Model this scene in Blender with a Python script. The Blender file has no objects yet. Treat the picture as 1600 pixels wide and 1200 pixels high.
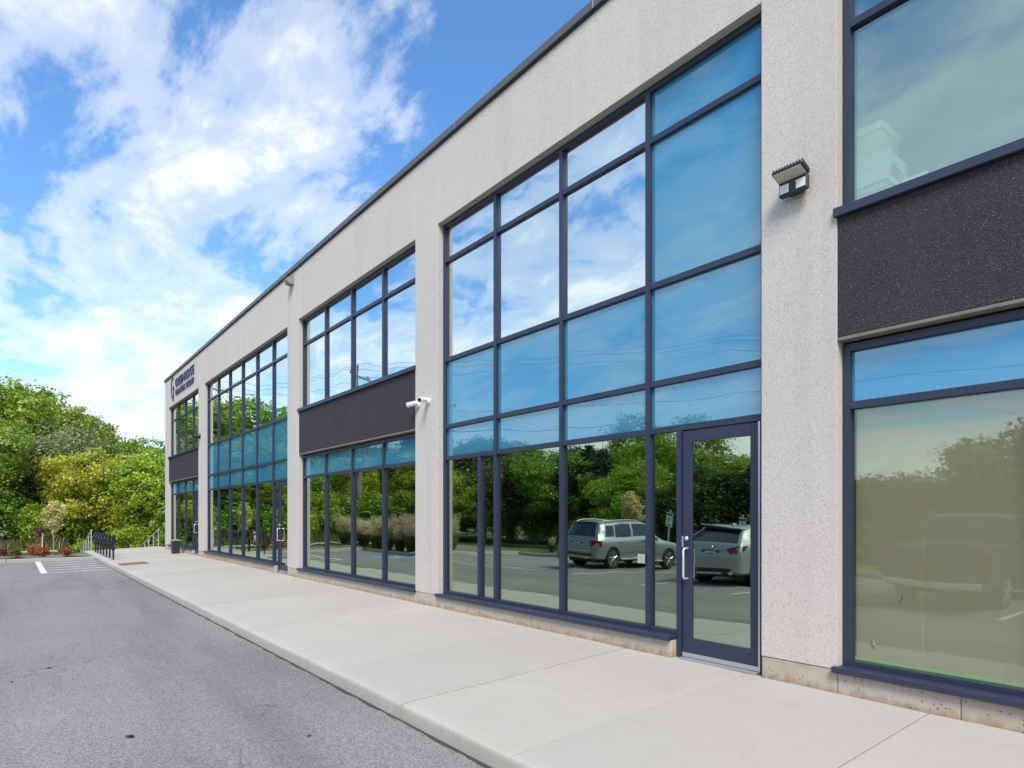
import bpy, bmesh, math, random
import numpy as np
from mathutils import Vector, Matrix, Euler

R = math.radians
SC = bpy.context.scene
COL = SC.collection

# ------------------------------------------------------------------ camera, sky, sun, exposure
H = 1.517
YAW = math.atan(782.0 / 1000.0)              # facade runs along X; camera axis turned from -X towards +Y
cam_d = bpy.data.cameras.new('camera')
cam_d.sensor_width = 36.0
cam_d.lens = 22.5
cam_d.shift_y = (805.7 - 600.0) / 1600.0
cam_d.clip_start = 0.05
cam_d.clip_end = 6000.0
cam = bpy.data.objects.new('camera', cam_d)
COL.objects.link(cam)
cam.location = (0, 0, H)
cam.rotation_euler = (R(90), 0, math.atan2(math.sin(YAW), -math.cos(YAW)) - R(90))
SC.camera = cam

SUN_EL, SUN_AZ = R(50), R(128)               # azimuth clockwise from +Y (north)
world = bpy.data.worlds.new('World')
SC.world = world
world.use_nodes = True
wt = world.node_tree
wt.nodes.clear()


def N(nt, typ, **kw):
    n = nt.nodes.new(typ)
    for k, v in kw.items():
        if k == 'ins':
            for kk, vv in v.items():
                n.inputs[kk].default_value = vv
        else:
            setattr(n, k, v)
    return n


def math_node(nt, op, a, b=None, clamp=False):
    n = nt.nodes.new('ShaderNodeMath')
    n.operation = op
    n.use_clamp = clamp
    for i, v in enumerate((a, b)):
        if v is None:
            continue
        if isinstance(v, (int, float)):
            n.inputs[i].default_value = v
        else:
            nt.links.new(v, n.inputs[i])
    return n.outputs[0]


def ramp(nt, fac, stops, interp='LINEAR'):
    n = nt.nodes.new('ShaderNodeValToRGB')
    n.color_ramp.interpolation = interp
    el = n.color_ramp.elements
    while len(el) < len(stops):
        el.new(0.5)
    for e, (p, c) in zip(el, stops):
        e.position = p
        e.color = (c, c, c, 1) if isinstance(c, (int, float)) else (*c, 1)
    nt.links.new(fac, n.inputs[0])
    return n.outputs[0]


def mixc(nt, fac, a, b, mode='MIX'):
    n = nt.nodes.new('ShaderNodeMix')
    n.data_type = 'RGBA'
    n.blend_type = mode
    for sock, v in ((n.inputs[0], fac), (n.inputs[6], a), (n.inputs[7], b)):
        if isinstance(v, (int, float)):
            sock.default_value = v
        elif isinstance(v, (tuple, list)):
            sock.default_value = (*v, 1) if len(v) == 3 else v
        else:
            nt.links.new(v, sock)
    return n.outputs[2]


def noise(nt, vec, scale, detail=2.0, rough=0.5, dist=0.0):
    n = N(nt, 'ShaderNodeTexNoise', ins={'Scale': scale, 'Detail': detail, 'Roughness': rough, 'Distortion': dist})
    if vec is not None:
        nt.links.new(vec, n.inputs['Vector'])
    return n.outputs['Fac']


def build_sky():
    nt = wt
    sky = N(nt, 'ShaderNodeTexSky', sky_type='NISHITA', sun_disc=False, sun_elevation=SUN_EL,
            sun_rotation=SUN_AZ, altitude=100.0, air_density=1.0, dust_density=0.4, ozone_density=2.5)
    hs = N(nt, 'ShaderNodeHueSaturation', ins={'Saturation': 1.2, 'Value': 1.0})
    nt.links.new(sky.outputs[0], hs.inputs['Color'])
    bg_sky = N(nt, 'ShaderNodeBackground', ins={'Strength': 0.14})
    nt.links.new(hs.outputs[0], bg_sky.inputs[0])
    # a cloud deck: the view direction is carried to a flat layer overhead
    tc = N(nt, 'ShaderNodeTexCoord')
    sep = N(nt, 'ShaderNodeSeparateXYZ')
    nt.links.new(tc.outputs['Generated'], sep.inputs[0])
    zz = math_node(nt, 'ADD', math_node(nt, 'MAXIMUM', sep.outputs[2], 0.0), 0.16)
    comb = N(nt, 'ShaderNodeCombineXYZ')
    nt.links.new(math_node(nt, 'DIVIDE', sep.outputs[0], zz), comb.inputs[0])
    nt.links.new(math_node(nt, 'DIVIDE', sep.outputs[1], zz), comb.inputs[1])
    mp = N(nt, 'ShaderNodeMapping')
    mp.inputs['Location'].default_value = CLOUD_OFF
    mp.inputs['Rotation'].default_value = (0, 0, R(-28))
    mp.inputs['Scale'].default_value = (0.62, 1.0, 1.0)
    nt.links.new(comb.outputs[0], mp.inputs['Vector'])
    p = mp.outputs[0]
    big = noise(nt, p, 1.05, 2.0, 0.5)
    mid = noise(nt, p, 3.1, 10.0, 0.62, 0.3)
    fine = noise(nt, p, 10.0, 7.0, 0.6, 0.3)
    s = math_node(nt, 'ADD', math_node(nt, 'MULTIPLY', big, 0.62), math_node(nt, 'MULTIPLY', mid, 0.62))
    s = math_node(nt, 'ADD', s, math_node(nt, 'MULTIPLY', fine, 0.12))
    lowness = math_node(nt, 'SUBTRACT', 1.0, math_node(nt, 'MULTIPLY', sep.outputs[2], 2.6), True)
    s = math_node(nt, 'ADD', s, math_node(nt, 'MULTIPLY', lowness, 0.11))
    cover = ramp(nt, s, [(0.0, 0.0), (0.625, 0.0), (0.70, 0.42), (0.82, 0.9), (1.0, 1.0)], 'EASE')
    shade = ramp(nt, fine, [(0.3, (0.80, 0.86, 0.95)), (0.62, (1.0, 1.0, 1.0))])
    bg_cl = N(nt, 'ShaderNodeBackground', ins={'Strength': 0.68})
    nt.links.new(shade, bg_cl.inputs[0])
    mx = N(nt, 'ShaderNodeMixShader')
    nt.links.new(cover, mx.inputs[0])
    nt.links.new(bg_sky.outputs[0], mx.inputs[1])
    nt.links.new(bg_cl.outputs[0], mx.inputs[2])
    out = N(nt, 'ShaderNodeOutputWorld')
    nt.links.new(mx.outputs[0], out.inputs[0])


CLOUD_OFF = (12.1346, 7.4276, 0.0)
build_sky()

sun_d = bpy.data.lights.new('sun', 'SUN')
sun_d.energy = 2.3
sun_d.angle = R(22)
sun_d.color = (1.0, 0.95, 0.88)
sun = bpy.data.objects.new('sun', sun_d)
COL.objects.link(sun)
_sd = Vector((math.sin(SUN_AZ) * math.cos(SUN_EL), math.cos(SUN_AZ) * math.cos(SUN_EL), math.sin(SUN_EL)))
sun.rotation_euler = (-_sd).to_track_quat('-Z', 'Y').to_euler()
sun.location = (0, -20, 40)

vs = SC.view_settings
vs.view_transform = 'Standard'
vs.look = 'None'
vs.gamma = 1.0
vs.use_curve_mapping = False
vs.exposure = 0.92
SC.cycles.use_denoising = True
SC.cycles.max_bounces = 8
SC.cycles.diffuse_bounces = 3
SC.cycles.glossy_bounces = 4
SC.cycles.transparent_max_bounces = 12
SC.cycles.caustics_reflective = False
SC.cycles.caustics_refractive = False
SC.cycles.sample_clamp_indirect = 6.0


# ------------------------------------------------------------------ materials
def mat(name):
    m = bpy.data.materials.new(name)
    m.use_nodes = True
    nt = m.node_tree
    b = nt.nodes['Principled BSDF']
    return m, nt, b


def pos(nt):
    return N(nt, 'ShaderNodeNewGeometry').outputs['Position']


def objc(nt):
    return N(nt, 'ShaderNodeTexCoord').outputs['Object']


def bump(nt, b, h, strength, dist=0.01):
    n = N(nt, 'ShaderNodeBump', ins={'Strength': strength, 'Distance': dist})
    nt.links.new(h, n.inputs['Height'])
    nt.links.new(n.outputs[0], b.inputs['Normal'])


def simple(name, c, rough=0.5, metal=0.0, var=0.0, vscale=3.0, spec=0.5):
    m, nt, b = mat(name)
    b.inputs['Roughness'].default_value = rough
    b.inputs['Metallic'].default_value = metal
    b.inputs['Specular IOR Level'].default_value = spec
    b.inputs['Base Color'].default_value = (*c, 1)
    if var:
        f = noise(nt, objc(nt), vscale, 5.0, 0.6)
        cc = mixc(nt, f, tuple(x * (1 - var) for x in c), tuple(min(1, x * (1 + var)) for x in c))
        nt.links.new(cc, b.inputs['Base Color'])
    return m


def speck(nt, vec, scale, thr, soft=0.05):
    """scattered specks: a random share of the voronoi cells, small in each cell"""
    v = N(nt, 'ShaderNodeTexVoronoi', ins={'Scale': scale, 'Randomness': 1.0})
    nt.links.new(vec, v.inputs['Vector'])
    sepc = N(nt, 'ShaderNodeSeparateColor')
    nt.links.new(v.outputs['Color'], sepc.inputs[0])
    keep = math_node(nt, 'LESS_THAN', sepc.outputs[0], thr)
    rad = math_node(nt, 'MULTIPLY', sepc.outputs[1], 0.34)
    inside = math_node(nt, 'GREATER_THAN', rad, v.outputs['Distance'])
    return math_node(nt, 'MULTIPLY', keep, inside), sepc.outputs[2]


def m_wall():
    m, nt, b = mat('precast_concrete')
    p = pos(nt)
    n1 = noise(nt, p, 0.6, 5.0, 0.6)
    base = mixc(nt, n1, (0.575, 0.525, 0.468), (0.675, 0.622, 0.563))
    grain = noise(nt, p, 160.0, 2.0, 0.6)
    base = mixc(nt, ramp(nt, grain, [(0.3, 0.0), (0.7, 1.0)]), mixc(nt, 0.23, base, (0.16, 0.13, 0.11)), base)
    g3 = noise(nt, p, 60.0, 3.0, 0.65)
    base = mixc(nt, 1.0, base, ramp(nt, g3, [(0.30, 0.84), (0.5, 1.0), (0.70, 1.07)]), 'MULTIPLY')
    g2 = noise(nt, p, 55.0, 3.0, 0.6)
    base = mixc(nt, ramp(nt, g2, [(0.62, 0.0), (0.75, 0.35)]), base, (0.36, 0.29, 0.23))
    base = mixc(nt, ramp(nt, g2, [(0.25, 0.4), (0.36, 0.0)]), base, (0.8, 0.79, 0.77))
    s1, c1 = speck(nt, p, 68.0, 0.20)
    base = mixc(nt, math_node(nt, 'MULTIPLY', s1, 0.9), base, mixc(nt, c1, (0.035, 0.035, 0.04), (0.30, 0.24, 0.19)))
    s2, c2 = speck(nt, p, 95.0, 0.40)
    base = mixc(nt, math_node(nt, 'MULTIPLY', s2, 0.75), base, mixc(nt, c2, (0.09, 0.09, 0.095), (0.42, 0.33, 0.25)))
    # faint rain streaks running down
    mp = N(nt, 'ShaderNodeMapping')
    mp.inputs['Scale'].default_value = (2.3, 2.3, 0.09)
    nt.links.new(p, mp.inputs[0])
    st = noise(nt, mp.outputs[0], 1.0, 4.0, 0.65)
    base = mixc(nt, ramp(nt, st, [(0.52, 0.0), (0.72, 0.27)]), base, (0.36, 0.335, 0.30))
    nt.links.new(base, b.inputs['Base Color'])
    b.inputs['Roughness'].default_value = 0.9
    h = math_node(nt, 'SUBTRACT', grain, math_node(nt, 'MULTIPLY', s1, 1.2))
    bump(nt, b, h, 0.35, 0.004)
    return m


def m_plinth():
    m, nt, b = mat('foundation_concrete')
    p = pos(nt)
    oi = N(nt, 'ShaderNodeObjectInfo').outputs['Random']
    n1 = noise(nt, p, 3.0, 6.0, 0.65)
    base = mixc(nt, n1, (0.36, 0.29, 0.21), (0.54, 0.47, 0.385))
    base = mixc(nt, math_node(nt, 'MULTIPLY', oi, 0.3), base, (0.55, 0.52, 0.48))
    sep = N(nt, 'ShaderNodeSeparateXYZ')
    nt.links.new(p, sep.inputs[0])
    n2 = noise(nt, p, 9.0, 6.0, 0.7)
    low = math_node(nt, 'SUBTRACT', n2, math_node(nt, 'MULTIPLY', sep.outputs[2], 3.3))
    base = mixc(nt, ramp(nt, low, [(0.25, 0.0), (0.55, 0.75)]), base, (0.27, 0.155, 0.065))
    top = math_node(nt, 'ADD', n2, math_node(nt, 'MULTIPLY', math_node(nt, 'SUBTRACT', sep.outputs[2], 0.2), 4.0))
    base = mixc(nt, ramp(nt, top, [(0.40, 0.0), (0.60, 0.6)]), base, (0.30, 0.22, 0.12))
    s1, c1 = speck(nt, p, 38.0, 0.2)
    base = mixc(nt, math_node(nt, 'MULTIPLY', s1, 0.8), base, (0.08, 0.06, 0.05))
    nt.links.new(base, b.inputs['Base Color'])
    b.inputs['Roughness'].default_value = 0.92
    bump(nt, b, math_node(nt, 'SUBTRACT', n2, s1), 0.5, 0.01)
    return m


def m_dark_panel():
    m, nt, b = mat('black_aggregate')
    p = pos(nt)
    v = N(nt, 'ShaderNodeTexVoronoi', ins={'Scale': 150.0})
    nt.links.new(p, v.inputs['Vector'])
    sepc = N(nt, 'ShaderNodeSeparateColor')
    nt.links.new(v.outputs['Color'], sepc.inputs[0])
    base = mixc(nt, sepc.outputs[0], (0.004, 0.004, 0.005), (0.055, 0.048, 0.052))
    n1 = noise(nt, p, 1.8, 5.0, 0.6)
    base = mixc(nt, ramp(nt, n1, [(0.4, 0.0), (0.7, 0.25)]), base, (0.06, 0.052, 0.05))
    hi = math_node(nt, 'GREATER_THAN', sepc.outputs[1], 0.975)
    base = mixc(nt, math_node(nt, 'MULTIPLY', hi, 0.55), base, (0.24, 0.22, 0.21))
    nt.links.new(base, b.inputs['Base Color'])
    b.inputs['Roughness'].default_value = 0.75
    bump(nt, b, math_node(nt, 'SUBTRACT', 1.0, v.outputs['Distance']), 0.9, 0.008)
    return m


def m_frame():
    m, nt, b = mat('navy_frame_paint')
    f = noise(nt, pos(nt), 5.0, 4.0, 0.6)
    nt.links.new(mixc(nt, f, (0.020, 0.028, 0.054), (0.030, 0.040, 0.074)), b.inputs['Base Color'])
    b.inputs['Roughness'].default_value = 0.42
    return m


def glass_like(name, opaque, base, tint, f0, grow, gcol):
    """coated glazing: a mirror coat whose share grows towards grazing over a tinted clear or back-painted pane"""
    m = bpy.data.materials.new(name)
    m.use_nodes = True
    nt = m.node_tree
    nt.nodes.clear()
    out = N(nt, 'ShaderNodeOutputMaterial')
    p = pos(nt)
    oi = N(nt, 'ShaderNodeObjectInfo')
    off = N(nt, 'ShaderNodeVectorMath', operation='SCALE', ins={'Scale': 7.0})
    nt.links.new(oi.outputs['Location'], off.inputs[0])
    w = N(nt, 'ShaderNodeVectorMath', operation='ADD')
    nt.links.new(p, w.inputs[0])
    nt.links.new(off.outputs[0], w.inputs[1])
    wav = noise(nt, w.outputs[0], 0.9, 1.0, 0.4)
    bp = N(nt, 'ShaderNodeBump', ins={'Strength': 0.13, 'Distance': 0.05})
    nt.links.new(wav, bp.inputs['Height'])
    gl = N(nt, 'ShaderNodeBsdfGlossy', ins={'Roughness': 0.012, 'Color': (*gcol, 1)})
    nt.links.new(bp.outputs[0], gl.inputs['Normal'])
    lw = N(nt, 'ShaderNodeLayerWeight', ins={'Blend': 0.5})
    g = math_node(nt, 'POWER', lw.outputs['Facing'], 3.0)
    fac = math_node(nt, 'ADD', math_node(nt, 'MULTIPLY', g, grow), f0, True)
    if opaque:
        under = N(nt, 'ShaderNodeBsdfDiffuse')
        n1 = noise(nt, p, 0.5, 3.0, 0.5)
        nt.links.new(mixc(nt, n1, tuple(c * 0.88 for c in base), tuple(c * 1.12 for c in base)), under.inputs[0])
    else:
        under = N(nt, 'ShaderNodeBsdfTransparent', ins={'Color': (*tint, 1)})
    mx = N(nt, 'ShaderNodeMixShader')
    nt.links.new(fac, mx.inputs[0])
    nt.links.new(under.outputs[0], mx.inputs[1])
    nt.links.new(gl.outputs[0], mx.inputs[2])
    nt.links.new(mx.outputs[0], out.inputs[0])
    return m


def m_asphalt():
    m, nt, b = mat('asphalt')
    p = pos(nt)
    n1 = noise(nt, p, 0.35, 5.0, 0.6)
    n2 = noise(nt, p, 2.6, 5.0, 0.65)
    base = mixc(nt, n1, (0.180, 0.172, 0.163), (0.265, 0.253, 0.240))
    base = mixc(nt, ramp(nt, n2, [(0.35, 0.35), (0.6, 0.0)]), base, (0.20, 0.193, 0.187))
    v = N(nt, 'ShaderNodeTexVoronoi', ins={'Scale': 95.0})
    nt.links.new(p, v.inputs['Vector'])
    sepc = N(nt, 'ShaderNodeSeparateColor')
    nt.links.new(v.outputs['Color'], sepc.inputs[0])
    agg = mixc(nt, sepc.outputs[0], (0.45, 0.45, 0.45), (1.45, 1.44, 1.42))
    base = mixc(nt, 0.8, base, agg, 'MULTIPLY')
    mp = N(nt, 'ShaderNodeMapping')
    mp.inputs['Scale'].default_value = (0.10, 0.85, 1.0)
    nt.links.new(p, mp.inputs[0])
    trk = noise(nt, mp.outputs[0], 1.0, 5.0, 0.6, 0.4)
    base = mixc(nt, 1.0, base, ramp(nt, trk, [(0.32, 0.78), (0.5, 1.0), (0.68, 1.13)]), 'MULTIPLY')
    wv = N(nt, 'ShaderNodeVectorMath', operation='ADD')
    wn = N(nt, 'ShaderNodeTexNoise', ins={'Scale': 1.4, 'Detail': 5.0})
    nt.links.new(p, wn.inputs['Vector'])
    nt.links.new(p, wv.inputs[0])
    nt.links.new(wn.outputs['Color'], wv.inputs[1])
    ck = N(nt, 'ShaderNodeTexVoronoi', feature='DISTANCE_TO_EDGE', ins={'Scale': 0.33})
    nt.links.new(wv.outputs[0], ck.inputs['Vector'])
    ckm = math_node(nt, 'MULTIPLY', ramp(nt, ck.outputs['Distance'], [(0.0, 1.0), (0.0035, 0.0)]), ramp(nt, noise(nt, p, 0.25, 2.0), [(0.5, 0.0), (0.6, 0.6)]))
    base = mixc(nt, ckm, base, (0.06, 0.058, 0.055))
    st = noise(nt, p, 0.9, 7.0, 0.7, 1.2)
    base = mixc(nt, ramp(nt, st, [(0.68, 0.0), (0.78, 0.4)]), base, (0.12, 0.12, 0.12))
    nt.links.new(base, b.inputs['Base Color'])
    b.inputs['Roughness'].default_value = 0.88
    h = math_node(nt, 'SUBTRACT', noise(nt, p, 1.2, 3.0, 0.5), math_node(nt, 'MULTIPLY', v.outputs['Distance'], 0.35))
    bump(nt, b, h, 0.55, 0.012)
    return m


def m_sidewalk():
    m, nt, b = mat('broomed_concrete')
    p = pos(nt)
    oi = N(nt, 'ShaderNodeObjectInfo').outputs['Random']
    n1 = noise(nt, p, 0.9, 6.0, 0.6)
    n2 = noise(nt, p, 6.0, 6.0, 0.65)
    base = mixc(nt, n1, (0.405, 0.376, 0.326), (0.490, 0.458, 0.405))
    base = mixc(nt, ramp(nt, n2, [(0.55, 0.0), (0.78, 0.4)]), base, (0.39, 0.37, 0.335))
    base = mixc(nt, math_node(nt, 'MULTIPLY', oi, 0.55), base, (0.385, 0.36, 0.32))
    mp = N(nt, 'ShaderNodeMapping')
    mp.inputs['Scale'].default_value = (130.0, 3.0, 3.0)
    nt.links.new(p, mp.inputs[0])
    br = noise(nt, mp.outputs[0], 1.0, 3.0, 0.6)
    base = mixc(nt, ramp(nt, br, [(0.35, 0.12), (0.6, 0.0)]), base, (0.30, 0.285, 0.26))
    s1, c1 = speck(nt, p, 5.0, 0.10)
    s2, c2 = speck(nt, p, 60.0, 0.10)
    base = mixc(nt, math_node(nt, 'MULTIPLY', s2, 0.4), base, (0.16, 0.13, 0.10))
    st = noise(nt, p, 1.7, 8.0, 0.72, 0.8)
    base = mixc(nt, ramp(nt, st, [(0.54, 0.0), (0.72, 0.42)]), base, (0.33, 0.30, 0.25))
    nt.links.new(base, b.inputs['Base Color'])
    b.inputs['Roughness'].default_value = 0.85
    bump(nt, b, math_node(nt, 'ADD', br, n2), 0.18, 0.004)
    return m


def m_paint(name, c):
    m, nt, b = mat(name)
    p = pos(nt)
    n1 = noise(nt, p, 14.0, 6.0, 0.7)
    base = mixc(nt, ramp(nt, n1, [(0.40, 0.75), (0.52, 0.0)]), c, (0.2, 0.2, 0.2))
    nt.links.new(base, b.inputs['Base Color'])
    b.inputs['Roughness'].default_value = 0.7
    return m


def leaf_mat(name, c1, c2, c3, trans=0.35):
    m = bpy.data.materials.new(name)
    m.use_nodes = True
    nt = m.node_tree
    nt.nodes.clear()
    out = N(nt, 'ShaderNodeOutputMaterial')
    geo = N(nt, 'ShaderNodeNewGeometry')
    oi = N(nt, 'ShaderNodeObjectInfo')
    col = ramp(nt, geo.outputs['Random Per Island'], [(0.0, c1), (0.55, c2), (1.0, c3)])
    pn = noise(nt, geo.outputs['Position'], 0.55, 3.0, 0.6)
    hsv = N(nt, 'ShaderNodeHueSaturation')
    nt.links.new(col, hsv.inputs['Color'])
    nt.links.new(math_node(nt, 'ADD', math_node(nt, 'MULTIPLY', pn, 1.0), 0.5), hsv.inputs['Value'])
    nt.links.new(math_node(nt, 'ADD', math_node(nt, 'MULTIPLY', oi.outputs['Random'], 0.05), 0.475), hsv.inputs['Hue'])
    d = N(nt, 'ShaderNodeBsdfDiffuse')
    t = N(nt, 'ShaderNodeBsdfTranslucent')
    nt.links.new(hsv.outputs[0], d.inputs[0])
    nt.links.new(hsv.outputs[0], t.inputs[0])
    mx = N(nt, 'ShaderNodeMixShader', ins={0: trans})
    nt.links.new(d.outputs[0], mx.inputs[1])
    nt.links.new(t.outputs[0], mx.inputs[2])
    gl = N(nt, 'ShaderNodeBsdfGlossy', ins={'Roughness': 0.45})
    mx2 = N(nt, 'ShaderNodeMixShader', ins={0: 0.05})
    nt.links.new(mx.outputs[0], mx2.inputs[1])
    nt.links.new(gl.outputs[0], mx2.inputs[2])
    nt.links.new(mx2.outputs[0], out.inputs[0])
    return m


def m_ground(name, c1, c2, scale=3.0):
    m, nt, b = mat(name)
    p = pos(nt)
    n1 = noise(nt, p, scale, 6.0, 0.65)
    n2 = noise(nt, p, scale * 22, 3.0, 0.6)
    base = mixc(nt, n1, c1, c2)
    base = mixc(nt, 0.6, base, mixc(nt, n2, (0.5, 0.5, 0.5), (1.5, 1.5, 1.5)), 'MULTIPLY')
    nt.links.new(base, b.inputs['Base Color'])
    b.inputs['Roughness'].default_value = 0.95
    bump(nt, b, n2, 0.8, 0.03)
    return m


def m_car(name, c):
    m, nt, b = mat(name)
    b.inputs['Base Color'].default_value = (*c, 1)
    b.inputs['Metallic'].default_value = 0.55
    b.inputs['Roughness'].default_value = 0.42
    b.inputs['Coat Weight'].default_value = 0.45
    b.inputs['Coat Roughness'].default_value = 0.05
    return m


def m_rust():
    m, nt, b = mat('rusted_iron')
    p = pos(nt)
    nt.links.new(mixc(nt, noise(nt, p, 9.0, 5.0, 0.65), (0.15, 0.055, 0.025), (0.33, 0.15, 0.07)), b.inputs['Base Color'])
    b.inputs['Roughness'].default_value = 0.8
    return m


M = dict(
    wall=m_wall(), plinth=m_plinth(), dark=m_dark_panel(), frame=m_frame(),
    vision=glass_like('coated_vision_glass', False, None, (0.42, 0.53, 0.50), 0.74, 0.26, (0.89, 1.0, 1.0)),
    vision_low=glass_like('green_tinted_glass', False, None, (0.44, 0.56, 0.47), 0.45, 0.48, (0.84, 0.97, 0.82)),
    vision_soft=glass_like('clear_tinted_glass', False, None, (0.80, 0.88, 0.84), 0.24, 0.50, (0.70, 0.97, 1.0)),
    vision_clear=glass_like('clear_glass', False, None, (0.96, 0.97, 0.91), 0.12, 0.50, (0.88, 0.97, 0.88)),
    spandrel=glass_like('back_painted_blue_glass', True, (0.050, 0.225, 0.345), None, 0.20, 0.45, (0.66, 0.88, 1.0)),
    asphalt=m_asphalt(), walk=m_sidewalk(),
    joint=simple('dark_joint', (0.05, 0.046, 0.04), 0.95),  # dark colour of the slab joints, kerb bed and grit line
    sealant=simple('sealant', (0.52, 0.50, 0.47), 0.8),
    white_line=m_paint('white_line_paint', (0.74, 0.74, 0.72)),
    blue_line=m_paint('blue_line_paint', (0.12, 0.30, 0.62)),
    cap=simple('grey_cap_flashing', (0.13, 0.125, 0.125), 0.45, 0.3, 0.1),
    capdark=simple('dark_gap', (0.02, 0.02, 0.022), 0.6),  # near-black for the painted shadow gap under the cap and the vent slot
    alu=simple('brushed_aluminium', (0.62, 0.62, 0.63), 0.35, 0.85),
    steel=simple('stainless_pull', (0.78, 0.78, 0.78), 0.25, 0.6),
    galv=simple('galvanised_rail', (0.55, 0.56, 0.55), 0.5, 0.4, 0.12),
    black=simple('black_powder_coat', (0.012, 0.012, 0.016), 0.4),
    blackp=simple('black_plastic', (0.02, 0.02, 0.022), 0.5, 0, 0.2),
    whitep=simple('white_plastic', (0.74, 0.74, 0.72), 0.4),
    lens=simple('dark_lens', (0.01, 0.01, 0.012), 0.1),
    led=simple('lamp_lens', (0.55, 0.54, 0.42), 0.25, 0, 0.08, 40),
    led2=simple('clear_lamp_lens', (0.70, 0.70, 0.68), 0.2),
    greybox=simple('grey_vent_paint', (0.25, 0.25, 0.24), 0.6),
    letter=simple('navy_sign_letters', (0.055, 0.05, 0.11), 0.5),
    interior=simple('interior_wall', (0.28, 0.28, 0.27), 0.9),
    infloor=simple('interior_floor', (0.16, 0.155, 0.15), 0.9, 0, 0.2, 0.8),
    inceil=simple('interior_ceiling', (0.40, 0.40, 0.39), 0.9),
    ledge=simple('weathered_ledge', (0.20, 0.18, 0.15), 0.95, 0, 0.3, 8),
    roof=simple('roof_membrane', (0.30, 0.30, 0.30), 0.9),
    paper=simple('brown_paper', (0.80, 0.73, 0.58), 0.9, 0, 0.05, 1.5),
    tape=simple('green_tape', (0.25, 0.62, 0.20), 0.6),
    card=simple('beige_carton', (0.62, 0.60, 0.40), 0.8, 0, 0.06),
    cardw=simple('white_carton', (0.85, 0.86, 0.84), 0.7),
    red=simple('red_print', (0.65, 0.12, 0.12), 0.6),
    green=simple('green_print', (0.08, 0.55, 0.32), 0.6),
    blueprint=simple('blue_print', (0.10, 0.20, 0.55), 0.6),
    rust=m_rust(),
    bark=simple('bark', (0.13, 0.10, 0.075), 0.95, 0, 0.3, 6),
    barkpale=simple('pale_bark', (0.40, 0.35, 0.28), 0.9, 0, 0.2, 6),
    pole=simple('weathered_pole_wood', (0.20, 0.165, 0.13), 0.95, 0, 0.3, 3),
    wire=simple('wire_sheath', (0.02, 0.02, 0.02), 0.6),
    stake=simple('wood_stake', (0.62, 0.50, 0.34), 0.9, 0, 0.15),
    lawn=m_ground('lawn_turf', (0.085, 0.13, 0.028), (0.16, 0.20, 0.05), 1.5),
    earth=m_ground('rough_ground', (0.06, 0.075, 0.03), (0.13, 0.12, 0.06), 0.4),
    mulch=m_ground('mulch', (0.16, 0.13, 0.10), (0.30, 0.25, 0.20), 5.0),
    path=simple('path_concrete', (0.55, 0.52, 0.45), 0.9, 0, 0.1),
    tyre=simple('tyre_rubber', (0.012, 0.012, 0.012), 0.8),
    rim=simple('alloy_rim', (0.55, 0.56, 0.58), 0.3, 0.8),
    carglass=simple('car_glass', (0.012, 0.014, 0.016), 0.04, 0, 0, 3, 0.9),
    chrome=simple('chrome_trim', (0.8, 0.8, 0.8), 0.12, 1.0),
    tail=simple('tail_lamp_red', (0.35, 0.01, 0.015), 0.12),
    taild=simple('smoked_tail_lamp', (0.12, 0.01, 0.015), 0.1),
    plate=simple('licence_plate_white', (0.72, 0.75, 0.78), 0.4),
    trim=simple('car_trim_black', (0.02, 0.02, 0.021), 0.55),
    cargrey=m_car('silver_grey_car_paint', (0.30, 0.32, 0.33)),
    carsilver=m_car('pale_silver_car_paint', (0.46, 0.48, 0.46)),
    cardark=m_car('charcoal_truck_paint', (0.045, 0.048, 0.05)),
    signw=simple('sign_white', (0.80, 0.81, 0.80), 0.5),
    signk=simple('sign_black_print', (0.02, 0.02, 0.02), 0.6),
    signg=simple('sign_blue_green', (0.05, 0.30, 0.35), 0.5),
)
L = dict(
    locust=leaf_mat('yellow_green_leaves', (0.25, 0.35, 0.02), (0.40, 0.51, 0.03), (0.55, 0.60, 0.06), 0.48),
    maple=leaf_mat('mid_green_leaves', (0.15, 0.26, 0.018), (0.25, 0.39, 0.026), (0.37, 0.49, 0.045), 0.45),
    willow=leaf_mat('grey_green_leaves', (0.16, 0.21, 0.06), (0.25, 0.30, 0.10), (0.36, 0.39, 0.16), 0.4),
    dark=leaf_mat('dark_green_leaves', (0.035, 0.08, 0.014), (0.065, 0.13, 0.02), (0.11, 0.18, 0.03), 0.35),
    spruce=leaf_mat('spruce_needles', (0.018, 0.045, 0.022), (0.032, 0.07, 0.034), (0.06, 0.11, 0.055), 0.2),
    bronze=leaf_mat('bronze_leaves', (0.08, 0.075, 0.02), (0.14, 0.12, 0.03), (0.22, 0.18, 0.05), 0.35),
    pale=leaf_mat('pale_yellow_leaves', (0.55, 0.47, 0.17), (0.72, 0.62, 0.26), (0.82, 0.74, 0.38), 0.45),
    red=leaf_mat('wine_red_leaves', (0.10, 0.02, 0.02), (0.17, 0.035, 0.035), (0.22, 0.08, 0.06), 0.3),
    orange=leaf_mat('rust_orange_leaves', (0.22, 0.06, 0.015), (0.34, 0.11, 0.02), (0.42, 0.20, 0.04), 0.3),
    meadow=leaf_mat('meadow_grass_blades', (0.13, 0.15, 0.04), (0.22, 0.22, 0.075), (0.36, 0.31, 0.16), 0.3),
    turf=leaf_mat('turf_blades', (0.09, 0.14, 0.025), (0.14, 0.20, 0.04), (0.21, 0.26, 0.07), 0.3),
    plume=leaf_mat('tan_grass_plumes', (0.52, 0.42, 0.24), (0.66, 0.55, 0.34), (0.78, 0.68, 0.46), 0.5),
    clump=leaf_mat('green_grass_blades', (0.13, 0.16, 0.04), (0.22, 0.23, 0.07), (0.36, 0.32, 0.14), 0.35),
)


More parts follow.
